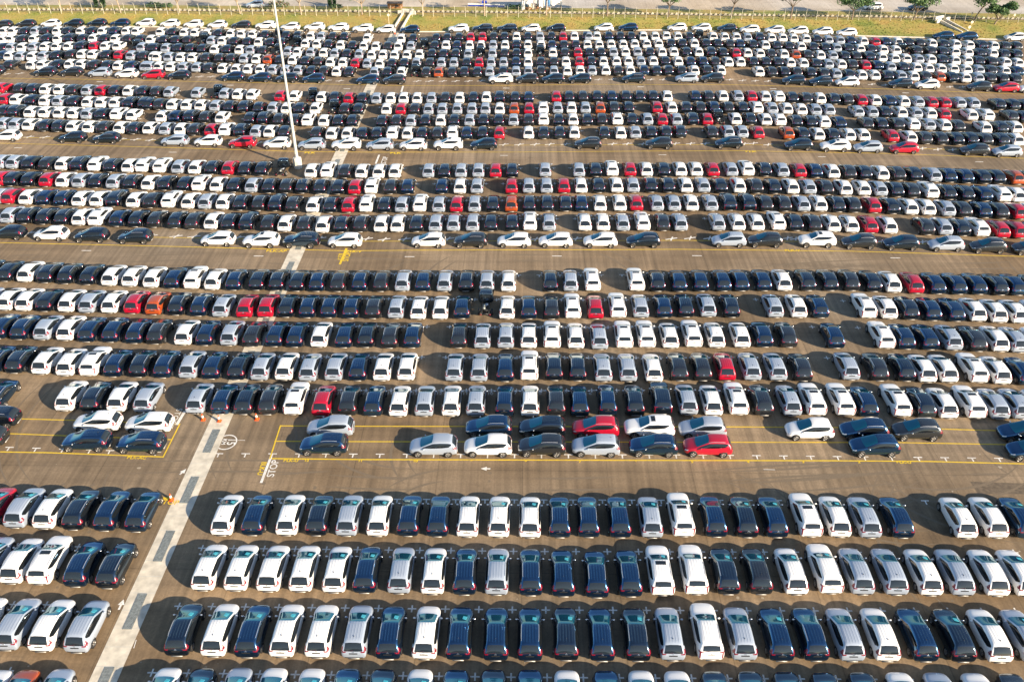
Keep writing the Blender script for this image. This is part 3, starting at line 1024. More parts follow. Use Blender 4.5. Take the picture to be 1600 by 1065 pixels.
far_row(parse_seg([(0, 'W30 W120 K245 S355 K465 W585 K690 W830 K940 W1055 K1175 W1305 W1410'), (230, 'W130 K250 W380 W490 W615 K735 W865 W975 W1090 K1220 T1345 K1440 K1560'),
                   (460, 'W165 S275 K395 K515 W755 W1110 K1235 K1475 K1590'), (690, 'K180 R300 R425 K540 K655 W780 K900 S1025 K1145 R1265 W1385 K1505'),
                   (920, 'S0 W85 K210 K330 K445 W570 W695 W810 W930 K1055 T1170 W1300 W1420 W1540'), (1150, 'S125 B250 W375 W490 W605 W735 K850 S970 S1090 K1205 W1335 R1460 K1570'),
                   (1360, 'W295 K410 K525 W650 K775 W900 W1040 B1175 W1295 K1420 K1540')]),
        ypoly([(0, '245,372 1305,370'), (230, '130,378 615,392 975,402 1220,412'), (460, '45,420 515,432 755,445 1110,450'), (690, '400,432 1200,428'), (920, '85,425 810,425 1300,432'), (1150, '125,438 490,443 735,453 1090,468 1460,483'), (1360, '295,487 650,500 900,510 1175,522 1420,528')]))
far_row(parse_seg([(0, 'W10 W100 K220 W340 K470 W590 B710 K845 W960 K1075 W1190 K1320 K1450 W1560'), (230, 'K160 K285 K410 T560 S660 W775 K895 K1030 W1155 K1275 K1390 T1540'),
                   (460, 'W110 W230 K350 W475 K600 W720 W845 K970 W1080 S1210 T1340 K1460 W1580'), (690, 'W40 K160 W290 W410 S535 W660 B780 W900 V1035 K1150 K1275 K1400 W1520'),
                   (920, 'W110 W235 W360 W480 W605 W730 K860 K980 W1105 K1230 K1350 K1475 K1580'), (1150, 'K185 W310 K435 K560 W685 K815 K940 S1055 K1180 W1300 K1420 W1540'),
                   (1360, 'W275 T370 K500 K645 K765 W890 W1025 K1160 W1285 K1410 K1540')]),
        ypoly([(0, '100,457 700,447 1320,452'), (230, '30,460 660,472 1155,487'), (460, '110,502 600,525 845,532 1210,528'), (690, '40,522 900,517'), (920, '110,517 860,502 1350,503'), (1150, '185,513 435,525 815,540 1180,552 1420,562'), (1360, '275,575 500,578 890,590 1160,600 1410,610')]))
far_row(parse_seg([(0, 'K10 S100 W215 S335 W455 W575 W700 B830 R965 W1085 W1215 T1380 S1465 K1570'), (230, 'K60 S185 K310 K435 K560 W695 K820 W955 S1070 K1195 T1340 S1460 W1560'),
                   (460, 'S165 W300 S415 K540 S670 W800 W920 W1040 W1170 W1300 K1430 K1550'), (690, 'K20 K145 S275 T400 S530 K655 K780 W900 T1030 W1160 K1285 R1420 K1540'),
                   (920, 'K130 S260 W385 S510 K640 W765 W890 K1025 W1150 B1280 K1405 R1540'), (1150, 'W125 W255 K375 W505 O630 K755 W885 S1015 K1145 K1265 B1400 W1530'),
                   (1360, 'W260 W380 S510 W640 K765 W890 W1020 K1145 K1280 W1420 W1550')]),
        ypoly([(0, '215,542 700,533 1215,530 1465,542'), (230, '60,547 435,555 820,567 1195,578 1560,592'), (460, '165,597 415,608 800,622 1170,625 1430,612'), (690, '400,610 905,602 1420,598'), (920, '400,592 1200,594'), (1150, '125,605 505,614 885,627 1400,643'), (1360, '260,660 640,671 890,680 1280,692 1420,700')]))
far_row(parse_seg([(0, 'K10 W85 S200 W320 S435 K570 K720 W840 W950 K1090 R1225 S1355 K1480 W1590'), (230, 'W95 S215 W340 W460 K600 K740 K865 S1000 W1130 O1250 K1375 W1510'),
                   (460, 'K105 K240 W370 W500 R630 S755 W885 K1010 K1140 S1270 K1410 S1530'), (690, 'S125 K260 R390 S515 S645 K775 W900 K1035 K1170 W1295 R1435 K1560'),
                   (920, 'W155 W290 W415 S545 W675 K800 W935 K1065 K1195 K1325 W1460 W1585'), (1150, 'K190 K320 K445 W575 W710 K845 S970 W1105 K1225 R1360 K1490'),
                   (1360, 'S220 K355 W490 W615 W745 W875 W1010 S1140 K1270 W1410 K1550')]),
        ypoly([(0, '85,633 320,640 720,615 1225,622'), (230, '95,642 460,652 1000,664 1510,680'), (460, '105,690 500,705 885,718 1270,707'), (690, '500,702 1200,695'), (920, '155,692 800,690 1460,700'), (1150, '60,700 320,695 710,712 1105,722 1490,737'), (1360, '220,747 490,760 875,772 1140,782 1410,792')]))
far_row(parse_seg([(0, 'K80 W315 W425 K580 W715 W830 K960 K1100 W1220 K1350 S1500'), (230, 'S10 W110 W235 S365 S505 K630 W775 W915 W1040 W1170 S1300 S1435 S1565'),
                   (460, 'K170 K300 W435 K565 S830 K965 W1110 T1250 K1370 O1500'), (690, 'K105 K235 K370 S500 K640 S775 S905 K1035 S1170 W1310 W1445 S1570'),
                   (920, 'W180 K310 W435 K580 K710 K835 K970 W1105 K1240 W1380'), (1150, 'W250 K385 K515 K645 K790 K925 S1055 K1190 W1320 W1455'),
                   (1360, 'K195 S330 W460 K590 O735 K870 W1000 S1135 K1265 K1395 K1530')]),
        ypoly([(0, '80,728 315,730 700,722 1300,738'), (230, '235,748 505,757 775,768 1300,782 1565,790'), (460, '300,795 435,800 830,805 1370,807'), (690, '400,802 1000,795'), (920, '180,788 1000,788 1380,788'), (1150, '250,802 515,803 1055,822 1320,837'), (1360, '195,842 590,852 1000,862 1265,868')]))
Q_POLY = ypoly([(0, '-80,790 465,800 740,802 1030,810 1310,820 1587,828'), (230, '325,838 890,852 1165,862 1450,867'), (460, '195,872 760,885 1035,885'), (690, '615,877 890,875 1440,873'), (920, '465,870 1020,867 1290,867'), (1150, '605,890 890,902 1160,908'), (1360, '320,924 595,935 1140,957 1420,967 1680,975')])
far_row(parse_seg([(0, 'K-80 K465 K740 S1030 W1310 R1587'), (230, 'K325 N890 N1165 K1450'), (460, 'N195 N760 K1035'), (690, 'V615 K890 K1160 K1440'), (920, 'K465 S1020 K1290'), (1150, 'K605 K890 W1160'), (1360, 'K320 W595 G1140 R1420 W1680')]), Q_POLY, True)
R_POLY = ypoly([(0, '20,300 265,293 520,291 760,288 1005,285 1245,285 1510,284'), (230, '230,290 475,297 725,302 975,307 1230,314 1485,324'), (460, '205,331 455,336 710,346 950,352 1200,354'), (690, '175,347 425,346 680,346 930,342 1190,340'), (920, '155,334 410,333 920,332 1175,336 1440,342'), (1150, '145,352 405,358 650,366 905,375 1155,385'), (1360, '765,420 1010,426 1510,434')])
far_row(parse_seg([(0, 'K20 K265 W520 K760 K1005 K1245 W1510'), (230, 'W230 W475 W725 K975 V1230 W1485'), (460, 'V205 V455 V710 W950 N1200'), (690, 'V175 B425 B680 W930 K1190'), (920, 'W155 N410 W920 W1175 K1440'), (1150, 'W145 W405 W650 W905 W1155'), (1360, 'N765 N1010 W1510')]), R_POLY, True)

FARMATS = ['paint_white', 'paint_silver', 'paint_black', 'paint_navy', 'paint_graphite', 'paint_red', 'paint_orange', 'glass', 'windscreen_glass', 'rear_glass', 'tail_red', 'lamp_clear', 'tyre', 'rim', 'chrome', 'rail_silver', 'plastic_black', 'skid_silver', 'grate_steel']


def arrays(items):
    """[(mesh, matrix, material override)] -> verts, loop verts, loop totals, material index"""
    V, LV, LT, MI = [], [], [], []
    base = 0
    for me, mx, ov in items:
        n = len(me.vertices)
        co = np.empty(n * 3)
        me.vertices.foreach_get('co', co)
        co = co.reshape(-1, 3)
        m = np.array(mx)
        co = co @ m[:3, :3].T + m[:3, 3]
        lv = np.empty(len(me.loops), dtype=np.int64)
        me.loops.foreach_get('vertex_index', lv)
        lt = np.empty(len(me.polygons), dtype=np.int64)
        me.polygons.foreach_get('loop_total', lt)
        mi = np.empty(len(me.polygons), dtype=np.int64)
        me.polygons.foreach_get('material_index', mi)
        names = [x.name for x in me.materials]
        mp = np.array([FARMATS.index(ov if (ov and nm.startswith('paint_')) else nm) for nm in names])
        V.append(co)
        LV.append(lv + base)
        LT.append(lt)
        MI.append(mp[mi])
        base += n
    return np.concatenate(V), np.concatenate(LV), np.concatenate(LT), np.concatenate(MI)


I4 = Matrix.Identity(4)
LOWS = {'mpv': Shape(MPV, 1, 1), 'suv': Shape(SUV, 1, 1)}
LP = {k: v.parts() for k, v in LOWS.items()}


def far_proto(shape, pk, sun, rails):
    P, s = LP[shape], LOWS[shape].s
    it = [(LOWS[shape].body, I4, pk)]
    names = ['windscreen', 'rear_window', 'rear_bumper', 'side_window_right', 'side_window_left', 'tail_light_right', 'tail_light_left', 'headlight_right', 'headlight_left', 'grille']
    if sun:
        names.append('sunroof')
    if rails:
        names += ['roof_rail_right', 'roof_rail_left']
    it += [(P[n], I4, None) for n in names]
    dk = pk in ('paint_black', 'paint_navy', 'paint_graphite')
    for sd in ('right', 'left'):
        it.append((P['side_mirror_' + sd + (pk if not dk else 'chrome')], I4, None))  # dark cars' mirrors brightened with chrome for the sky reflection
    for x, y in s['wheels']:
        for sg in (1, -1):
            m = Matrix.Translation((sg * x, y, s['wr']))
            if sg < 0:
                m = m @ Matrix.Rotation(math.pi, 4, 'Z')
            it.append((P['wheel'], m, None))
    return arrays(it)


def truck_proto():
    it = [(TRUCK[k], I4, None) for k in ('cab', 'rear_window', 'windscreen', 'chassis_frame', 'rear_bumper', 'side_window_right', 'side_window_left', 'tail_light_right', 'tail_light_left')]
    for x, y in TW:
        for sg in (1, -1):
            m = Matrix.Translation((sg * x, y, .36))
            if sg < 0:
                m = m @ Matrix.Rotation(math.pi, 4, 'Z')
            it.append((TRUCK['wheel'], m, None))
    return arrays(it)


PC = {}
AV, ALV, ALT, AMI = [], [], [], []
base = 0
for c, x, y, side in FAR:
    if c == 'T':
        key = 'T'
        half = 2.7
    else:
        sh, pk, sun = decode(c)
        half = LOWS[sh].s['half']
        dk = pk in ('paint_black', 'paint_navy', 'paint_graphite')
        key = (sh, pk, sun, sh == 'suv' or (dk and random.random() < .5))
    if key not in PC:
        PC[key] = truck_proto() if key == 'T' else far_proto(*key)
    v, lv, lt, mi = PC[key]
    if side:
        p = at(x, y)
        ang = HEADL + R(random.uniform(-1, 1))
        off = np.array((p.x, p.y + .86, 0))
    else:
        p = at(x, y + random.uniform(-.3, .3), .27)
        ang = R(random.uniform(-.8, .8))
        off = np.array((p.x, p.y + half, 0))
    cs, sn = math.cos(ang), math.sin(ang)
    rot = np.array(((cs, -sn, 0), (sn, cs, 0), (0, 0, 1)))
    AV.append(v @ rot.T + off)
    ALV.append(lv + base)
    ALT.append(lt)
    AMI.append(mi)
    base += len(v)
V, LV, LT, MI = np.concatenate(AV), np.concatenate(ALV), np.concatenate(ALT), np.concatenate(AMI)
me = bpy.data.meshes.new('far_parked_cars')
me.vertices.add(len(V))
me.vertices.foreach_set('co', V.ravel())
me.loops.add(len(LV))
me.loops.foreach_set('vertex_index', LV.astype(np.int32))
me.polygons.add(len(LT))
me.polygons.foreach_set('loop_start', np.concatenate(([0], np.cumsum(LT)[:-1])).astype(np.int32))
for m in FARMATS:
    me.materials.append(MATS[m])
me.polygons.foreach_set('material_index', MI.astype(np.int32))
me.polygons.foreach_set('use_smooth', np.ones(len(LT), dtype=bool))
me.update(calc_edges=True)
me.validate()
tag(link('far_parked_cars', me), 'hundreds of white, black, silver and red cars filling the far rows', 'cars', None, 'stuff')
print('far cars', len(FAR), 'faces', len(LT))

# ------------------------------------------------------------------ ground
KERB = [(-400, 40), (-50, 40), (0, 40.5), (120, 40), (230, 41), (330, 43), (460, 47), (560, 49.2), (690, 49), (800, 47.7), (940, 46.7), (1040, 46.2), (1150, 49), (1250, 52), (1350, 55.6), (1440, 58), (1560, 61), (1700, 65), (2000, 73)]
BANK = [(-400, 20), (-50, 20), (0, 20), (240, 21.8), (460, 24), (690, 25.6), (920, 27.2), (1150, 30), (1360, 31.5), (1480, 33), (1600, 35.5), (2000, 44)]
BARR = [(-400, 17), (-50, 17), (0, 17), (240, 17.6), (460, 19), (690, 20.3), (920, 22.4), (1150, 25.3), (1360, 27.8), (1600, 31.5), (2000, 38)]
ROADE = [(-400, 7.5), (-50, 7.5), (0, 7.8), (240, 8.5), (460, 10), (690, 11), (920, 13.5), (1150, 16.3), (1360, 18.3), (1600, 22), (2000, 28)]
BZ = 1.3
XS = list(range(-400, 2001, 40))

mb = MB()
n = 40
lot = [[Vector((-260 + 520 * i / n, -40 + 265 * j / n, 0)) for i in range(n + 1)] for j in range(n + 1)]
mb.grid(lot, 'asphalt')
struct('asphalt_lot', mb)
mb = MB()
mb.face([(-4000, -1500, -.06), (4000, -1500, -.06), (4000, 6000, -.06), (-4000, 6000, -.06)], 'far_land')
struct('ground', mb)

kp = [at(x, lerp_poly(KERB, x), .15) for x in XS]
bk = [at(x, lerp_poly(BANK, x), BZ) for x in XS]
bm_ = [at(x, lerp_poly(BARR, x) - 1.5, BZ) for x in XS]
rd = [at(x, lerp_poly(ROADE, x), BZ - .05) for x in XS]
mb = MB()
rows = []
for j in range(9):
    t = j / 8
    row = []
    for i in range(len(XS)):
        q = kp[i].lerp(bk[i], t)
        q.z = .15 + (BZ - .15) * (t ** 1.2) + (random.uniform(-.07, .07) if 0 < j < 8 else 0)
        row.append(q)
    rows.append(row)
mb.grid(rows, 'grass')
mb.grid([bk, bm_, rd], 'grass')
struct('grass_bank', mb, True)
mb = MB()
far = [Vector((p.x * 1.02, p.y + 75, BZ - .05)) for p in rd]
mb.grid([rd, far], 'road_concrete')
struct('far_road', mb)
mb = MB()
vf = [Vector((p.x * 1.5, p.y + 2500, BZ - .05)) for p in far]
mb.grid([far, vf], 'far_land')
struct('far_field', mb)
mb = MB()
lo0 = [p + Vector((0, -.30, -.15)) for p in kp]
lo1 = [p + Vector((0, -.30, .0)) for p in kp]
lo2 = [p + Vector((0, .02, .01)) for p in kp]
mb.grid([lo0, lo1, lo2], 'concrete_white')
struct('kerb', mb)

# ------------------------------------------------------------------ drain and grates
GX = at(825.7, 800).x
DX0, DX1 = -30.92 + GX, -28.93 + GX
mb = MB()
YD1 = at(615, 49).y
ys = list(np.arange(-10, YD1, 5.0)) + [YD1]
mb.grid([[(DX0, y, .016) for y in ys], [(DX1, y, .016) for y in ys]][::-1], 'concrete_light')
mb.grid([[(DX0, y, .0) for y in ys], [(DX0, y, .016) for y in ys]], 'concrete_light')
for y in np.arange(-9, YD1, 1.64):
    mb.box(((DX0 + DX1) / 2, y, .0165), (DX1 - DX0, .03, .004), 'concrete_pole')
struct('drain_channel', mb)
y0 = at(281, 785.8).y
gm = MB()
gw, gl = .70, 3.3
gm.box((0, gl / 2, .008), (gw, gl, .012), 'plastic_black')
for k in range(14):
    gm.box((-gw / 2 + .025 + k * (gw - .05) / 13, gl / 2, .022), (.034, gl, .02), 'grate_steel')
for k in range(8):
    gm.box((0, .03 + k * (gl - .06) / 7, .024), (gw, .04, .022), 'grate_steel')
gmesh = gm.mesh('drain_grate', False)
ks = [k for k in range(-3, 26) if y0 + k * 6.55 + gl < YD1]
ks = [k for k in ks if y0 + k * 6.55 > 25]
ords = ['nearest', 'second nearest', 'third nearest', 'fourth nearest', 'fifth nearest', 'sixth nearest', 'seventh nearest', 'eighth nearest', 'ninth nearest', 'tenth nearest', 'eleventh nearest', 'twelfth nearest', 'thirteenth nearest', 'fourteenth nearest', 'fifteenth nearest', 'sixteenth nearest', 'seventeenth nearest', 'eighteenth nearest', 'nineteenth nearest', 'twentieth nearest', '21st nearest', '22nd nearest', '23rd nearest', '24th nearest', '25th nearest', '26th nearest', '27th nearest']
for i, k in enumerate(ks):
    g = link('drain_grate', gmesh, None, ((DX0 + DX1) / 2 + .05, y0 + k * 6.55, .018))
    tag(g, 'long grey steel grate set in the pale drain, %s to the viewer' % ords[i], 'drain grate', 'grates along the concrete drain')

# ------------------------------------------------------------------ painted markings


def ribbon(mb, p, q, w, m, z=.009):
    p, q = Vector((p[0], p[1], z)), Vector((q[0], q[1], z))
    d = (q - p).normalized()
    s = Vector((-d.y, d.x, 0)) * w / 2
    mb.face([p - s, q - s, q + s, p + s], m)


def pxline(mb, pts, w, m, z=.009):
    P = [at(*p) for p in pts]
    for a, c in zip(P, P[1:]):
        d = (c - a)
        ribbon(mb, a, c, w, m, z)


yl = MB()
pxline(yl, [(438, 665), (560, 665.6), (1100, 666.4), (1400, 668), (1540, 672), (1660, 675)], .13, 'line_yellow')
pxline(yl, [(429, 689), (560, 689.6), (1100, 690.5), (1400, 691), (1560, 694), (1660, 696)], .13, 'line_yellow')
pxline(yl, [(422, 716), (560, 717.6), (1000, 718.8), (1300, 719.4), (1450, 720.5), (1590, 724), (1680, 727)], .15, 'line_yellow')
pxline(yl, [(438.5, 664), (421.5, 717)], .13, 'line_yellow', .0125)
pxline(yl, [(-60, 652), (30, 654), (120, 656.5), (280, 662.5)], .13, 'line_yellow')
pxline(yl, [(-60, 675), (10, 677), (268, 686.5)], .13, 'line_yellow')
pxline(yl, [(-60, 704.5), (80, 707), (255, 713.5)], .15, 'line_yellow')
pxline(yl, [(281, 662), (254.5, 714.5)], .13, 'line_yellow', .0125)
pxline(yl, [(-40, 378), (0, 379), (275, 385.2), (440, 389.5), (540, 391.8), (640, 391), (900, 390.3), (1060, 389.5), (1330, 392.5), (1450, 396), (1640, 402)], .14, 'line_yellow')
pxline(yl, [(190, 370), (290, 371.5), (420, 374), (560, 377), (800, 376.5), (1060, 375.5), (1330, 378), (1600, 386)], .12, 'line_yellow')
pxline(yl, [(-40, 223), (0, 224), (240, 230), (470, 237), (580, 238), (800, 237.8), (1000, 236.3), (1150, 235.6), (1390, 240), (1500, 244), (1640, 249)], .13, 'line_yellow')
pxline(yl, [(-40, 213.5), (200, 218.5), (560, 227), (800, 227), (1160, 226), (1400, 231), (1640, 239)], .11, 'line_yellow')
pxline(yl, [(-40, 122), (120, 124), (240, 126.3), (470, 131), (620, 134), (800, 133.8), (920, 132), (1150, 132.7), (1390, 139.5), (1600, 147.5)], .13, 'line_yellow')
# thick yellow stop bars
pxline(yl, [(541.5, 388), (531, 413)], .30, 'line_yellow', .0125)
pxline(yl, [(252, 778), (271, 778.5)], .28, 'line_yellow', .018)
struct('yellow_parking_lines', yl)

BAY = 2.55
wm = MB()


def plus(x, y, w=.62, h=.62, t=.11, half=False):
    ribbon(wm, (x - w / 2, y), (x + w / 2, y), t, 'line_white')
    if half:
        ribbon(wm, (x, y - t / 2), (x, y - h * .7), t, 'line_white', .0092)
    else:
        ribbon(wm, (x, y + t / 2), (x, y + h / 2), t, 'line_white', .0092)
        ribbon(wm, (x, y - t / 2), (x, y - h / 2), t, 'line_white', .0092)


def mark_row(poly, k0, k1, half=False, sz=1.0):
    """crosses at the bay corners along one row's front line"""
    for k in range(k0, k1):
        X = (k + .52) * BAY + GX
        # find the photo column of that bay corner, then its row height
        px = 825
        for _ in range(6):
            py = lerp_poly(poly, px)
            q = at(px, py)
            s = (py + 411) * .0384 / 2.55
            px += (X - q.x) * s
        q = at(px, lerp_poly(poly, px))
        if DX0 - 3.6 < q.x < DX1 + .3:
            continue
        plus(q.x, q.y, .66 * sz, .66 * sz, .12 * sz, half)


mark_row([(194, 1049.7), (825, 1057.5), (1365, 1060.5)], -15, 14)
mark_row([(239, 946), (825, 952.3), (1273, 953.6)], -16, 15)
mark_row([(278, 855.3), (825, 861), (1245, 862)], -17, 17)
mark_row([(311, 778), (825, 780.5), (1444, 781.8)], -11, 18, True)
mark_row([(0, 606), (300, 609), (825, 610), (1200, 609), (1600, 614)], -11, 20)
mark_row([(0, 548), (300, 556), (825, 558.8), (1230, 558), (1600, 564)], -21, 20)
mark_row([(0, 498), (300, 508), (825, 511.3), (1270, 510.5), (1600, 517)], -22, 22)
mark_row([(0, 455), (300, 464), (825, 468.6), (1200, 467.7), (1600, 475)], -24, 23)
mark_row([(0, 415), (300, 425), (825, 429.8), (1200, 428), (1600, 434)], -12, 12, True)
mark_row([(600, 263), (825, 262.4), (1000, 262)], -11, 10, True)
mark_row([(500, 288), (825, 287), (1100, 286)], -14, 12)
mark_row([(500, 314), (825, 313.2), (1100, 312.5)], -14, 12)
mark_row([(500, 343), (825, 342), (1300, 341)], -13, 18)
mark_row([(460, 150), (690, 152), (1100, 150)], -30, 18, True)
mark_row([(460, 168), (690, 168), (1100, 167)], -30, 18)
mark_row([(460, 186), (690, 186), (1100, 184.5)], -30, 18)
mark_row([(460, 206), (690, 205.5), (1100, 204)], -30, 18)
# T marks of the sideways bays
for x in list(range(342, 1640, 42)):
    q = at(x, lerp_poly([(342, 708.3), (640, 709.3), (1100, 710.5), (1600, 716)], x))
    plus(q.x, q.y, .80, .70, .12, True)
for x in (15, 57, 99, 141, 172, 245):
    q = at(x, lerp_poly([(0, 698), (250, 706)], x))
    plus(q.x, q.y, .80, .70, .12, True)
# small crossed ticks beside the far sideways rows
for x, y in [(45, 364), (236, 368), (275, 369), (303, 369.5), (372, 371), (430, 373), (500, 372), (573, 373), (600, 374), (632, 373.5), (700, 373), (837, 373.5), (900, 373), (1049, 373), (1078, 372), (1108, 372), (1230, 372), (1243, 373), (1378, 377), (1441, 378),
             (45, 214), (70, 214.5), (190, 217.5), (212, 218), (235, 219), (405, 223), (618, 226), (787, 226), (811, 226), (836, 225.7), (859, 225.5), (884, 225.3), (957, 225), (980, 224.8), (1004, 225), (1055, 224.5), (1079, 224.5), (1102, 224.5), (1163, 225), (1177, 224), (1200, 226), (1441, 232), (1465, 233.5), (1488, 234),
             (10, 116), (31, 115), (312, 120), (330, 120), (512, 126), (531, 126.5), (652, 127), (671, 127), (692, 127), (712, 127), (732, 127), (752, 126.5), (935, 124.5), (957, 124), (1017, 124.5), (1036, 124.5), (1140, 124.7), (1160, 126), (1180, 126.5), (1200, 127), (1362, 132), (1383, 133), (1484, 136), (1504, 136)]:
    q = at(x, y)
    ribbon(wm, (q.x - .8, q.y - .25), (q.x + .8, q.y + .25), .20, 'line_white', .0094)
    ribbon(wm, (q.x - .15, q.y - .55), (q.x + .25, q.y + .55), .18, 'line_white', .0098)
struct('white_bay_marks', wm)

ld = MB()
for x, y in [(135, 391.5), (404, 400), (1089, 399.5), (1399, 403), (640, 401), (870, 400), (28, 231), (270, 238), (530, 243), (787.6, 243), (1035, 242), (1284, 245), (1530, 253), (156, 128), (360, 133.5), (542, 139), (791, 138), (1001, 136), (1208, 139), (1415, 145.5)]:
    q = at(x, y)
    ribbon(ld, (q.x - .62, q.y), (q.x + .62, q.y), .16 if y > 200 else .25, 'line_white')
pxline(ld, [(425, 709), (408, 754)], .24, 'line_white', .0110)
pxline(ld, [(289, 642), (276, 663.5)], .30, 'line_white', .0110)
pxline(ld, [(592.5, 242), (587, 256)], .30, 'line_white', .0110)
pxline(ld, [(630, 134.5), (627, 144)], .35, 'line_white', .0110)


def arrow(x0, y0, x1, y1, z=.011):
    a, c = at(x0, y0), at(x1, y1)
    d = (c - a).normalized()
    s = Vector((-d.y, d.x, 0))
    e = c - d * .55
    ribbon(ld, a, e, .16, 'line_white', z)
    ld.face([Vector((*(e + s * .26).xy, z)), Vector((*(e - s * .26).xy, z)), Vector((*c.xy, z))], 'line_white')


arrow(185.5, 952, 193.5, 935.5)
pxline(ld, [(213, 999), (209, 1012)], .06, 'line_white', .011)
arrow(766, 732, 751, 731.7)
arrow(281, 741, 291, 732)
pxline(ld, [(371.5, 687.5), (383, 687.6)], .05, 'line_white', .011)
pxline(ld, [(1193, 733), (1211, 733.5)], .06, 'line_white', .011)
struct('white_road_marks', ld)

# speed limit ring
rg = MB()
c0 = at(354, 690.5)
rows = []
for r_ in (.86, .98):
    rows.append([c0 + Vector((r_ * math.cos(2 * math.pi * k / 40), 1.10 * r_ * math.sin(2 * math.pi * k / 40), .010)) for k in range(40)])
rg.grid(rows, 'line_white', True)
struct('speed_limit_ring', rg)


def text(name, px, py, s, size, rot, m, sx=1.0, z=.0135, bold=.0):
    cu = bpy.data.curves.new(name, 'FONT')
    cu.body = s
    cu.size = size
    cu.align_x = 'CENTER'
    cu.align_y = 'CENTER'
    cu.offset = bold
    cu.materials.append(MATS[m])
    o = link(name, cu)
    p = at(px, py)
    o.location = (p.x, p.y, z)
    o.rotation_euler = (0, 0, rot)
    o.scale = (sx, 1, 1)
    tag(o, kind='structure')
    return o


UP, DN = math.pi / 2, -math.pi / 2
text('stop_lettering', 427, 731.5, 'STOP', .95, UP, 'line_white', 1.0, bold=.012)
text('stop_lettering', 274.5, 650, 'STOP', .85, DN, 'line_white', 1.2, bold=.0)
text('stop_lettering', 601, 250.5, 'STOP', 1.1, UP, 'line_white', 1.05, bold=.02)
text('stop_lettering', 263.5, 784.5, 'STOP', .75, R(-4), 'line_yellow', 1.0, .019, bold=.015)
text('stop_lettering', 542.5, 401, 'STOP', 1.0, UP, 'line_yellow', 1.0, bold=.03)
text('block_lettering', 409, 731.5, 'BLK-U', .65, DN, 'line_yellow', 1.0, bold=.02)
text('block_lettering', 530.5, 401, 'BLK-V', .65, DN, 'line_yellow', 1.0, bold=.02)
text('block_lettering', 213.5, 715, 'BLK-AC', .50, R(-1), 'line_yellow', 1.05, bold=.02)
text('block_lettering', 454.5, 719.3, 'BLK-U', .50, 0, 'line_yellow', 1.0, bold=.02)
text('block_lettering', 1412, 722, 'BLK-U', .50, 0, 'line_yellow', 1.0, bold=.02)
text('block_lettering', 432, 392.3, 'BLK-AB', .75, R(-1), 'line_yellow', 1.1, bold=.03)
text('block_lettering', 553, 393, 'BLK-V', .75, 0, 'line_yellow', 1.0, bold=.03)
text('block_lettering', 1238, 391.5, 'BLK-V', .75, 0, 'line_yellow', 1.0, bold=.03)
text('block_lettering', 484, 239, 'BLK', .85, 0, 'line_yellow', 1.2, bold=.04)
text('block_lettering', 618, 239.5, 'BLK', .85, 0, 'line_yellow', 1.2, bold=.04)
text('block_lettering', 1173, 237, 'BLK', .85, 0, 'line_yellow', 1.2, bold=.04)
text('speed_limit_lettering', 361.5, 689.8, '15', 1.15, DN, 'line_white', .85, bold=.02)
text('speed_limit_lettering', 350, 689.8, 'KM', .55, DN, 'line_white', 1.05, bold=.015)
for i, x in enumerate((450, 491, 531, 571, 609, 648, 686, 727, 766, 804, 844, 882, 922, 962, 1003, 1044, 1083, 1120)):
    text('bay_number', x, lerp_poly([(450, 614), (571, 614.5), (766, 614.7), (962, 614.5), (1120, 613)], x), str(18 - i), .62, 0, 'line_white', 1.0)
for i, x in enumerate((479, 563, 649, 736, 821.5, 906, 994, 1081.5, 1169, 1255, 1342)):
    text('bay_number', x, lerp_poly([(479, 719.3), (736, 720.5), (994, 721), (1342, 721.5)], x), str(12 - i), .42, 0, 'line_yellow', 1.0, bold=.02)

# tyre tracks swept into the lanes, oil spots under the bays
tm = MB()
tz = 0
rt_ = random.Random(3)
for lane_y, n_ in ((740, 16), (403, 16), (242, 8), (745, 6)):
    for _ in range(n_):
        x0 = rt_.uniform(-20, 1600)
        p0 = at(x0, lane_y + rt_.uniform(-14, 14))
        rad = rt_.uniform(5, 14)
        a0 = rt_.uniform(0, 6.28)
        sw = rt_.uniform(.5, 1.5) * rt_.choice((-1, 1))
        if rt_.random() < .5:
            rad, a0, sw = rt_.uniform(60, 160), rt_.choice((1.45, 4.6)) + rt_.uniform(0, .2), rt_.uniform(.05, .16)
        c_ = p0 - Vector((rad * math.cos(a0), rad * math.sin(a0), 0))
        for off in (0, 1.5):
            rows = []
            tz += 1
            for k in range(25):
                a_ = a0 + sw * k / 24
                wd = .13 * math.sin(math.pi * (k + .6) / 25.2)
                rows.append([c_ + Vector(((rad + off + e) * math.cos(a_), (rad + off + e) * math.sin(a_), .0015 + .00003 * tz)) for e in (-wd, wd)])
            tm.grid(rows, 'tyre_mark')
struct('tyre_tracks', tm)
om = MB()
for oi in range(420):
    q = at(rt_.uniform(0, 1600), rt_.uniform(390, 1060))
    if DX0 - .5 < q.x < DX1 + .5:
        continue
    r_ = rt_.choice((.05, .07, .09, .14, .2))
    om.face([q + Vector((r_ * rt_.uniform(.6, 1.2) * math.cos(2 * math.pi * k / 9), r_ * rt_.uniform(.6, 1.2) * math.sin(2 * math.pi * k / 9), .0048 + .000004 * oi)) for k in range(9)], rt_.choice(['tyre_mark', 'tyre_mark', 'tyre_mark', 'dust_pale']))
struct('oil_spots', om)

# darker repaired asphalt patches
ap = MB()
for c4 in ([(1516, 752), (1640, 756), (1660, 772), (1528, 771)],):
    ap.face([at(x, y) + Vector((0, 0, .004)) for x, y in c4][::-1], 'asphalt_dark')
struct('asphalt_patches', ap)


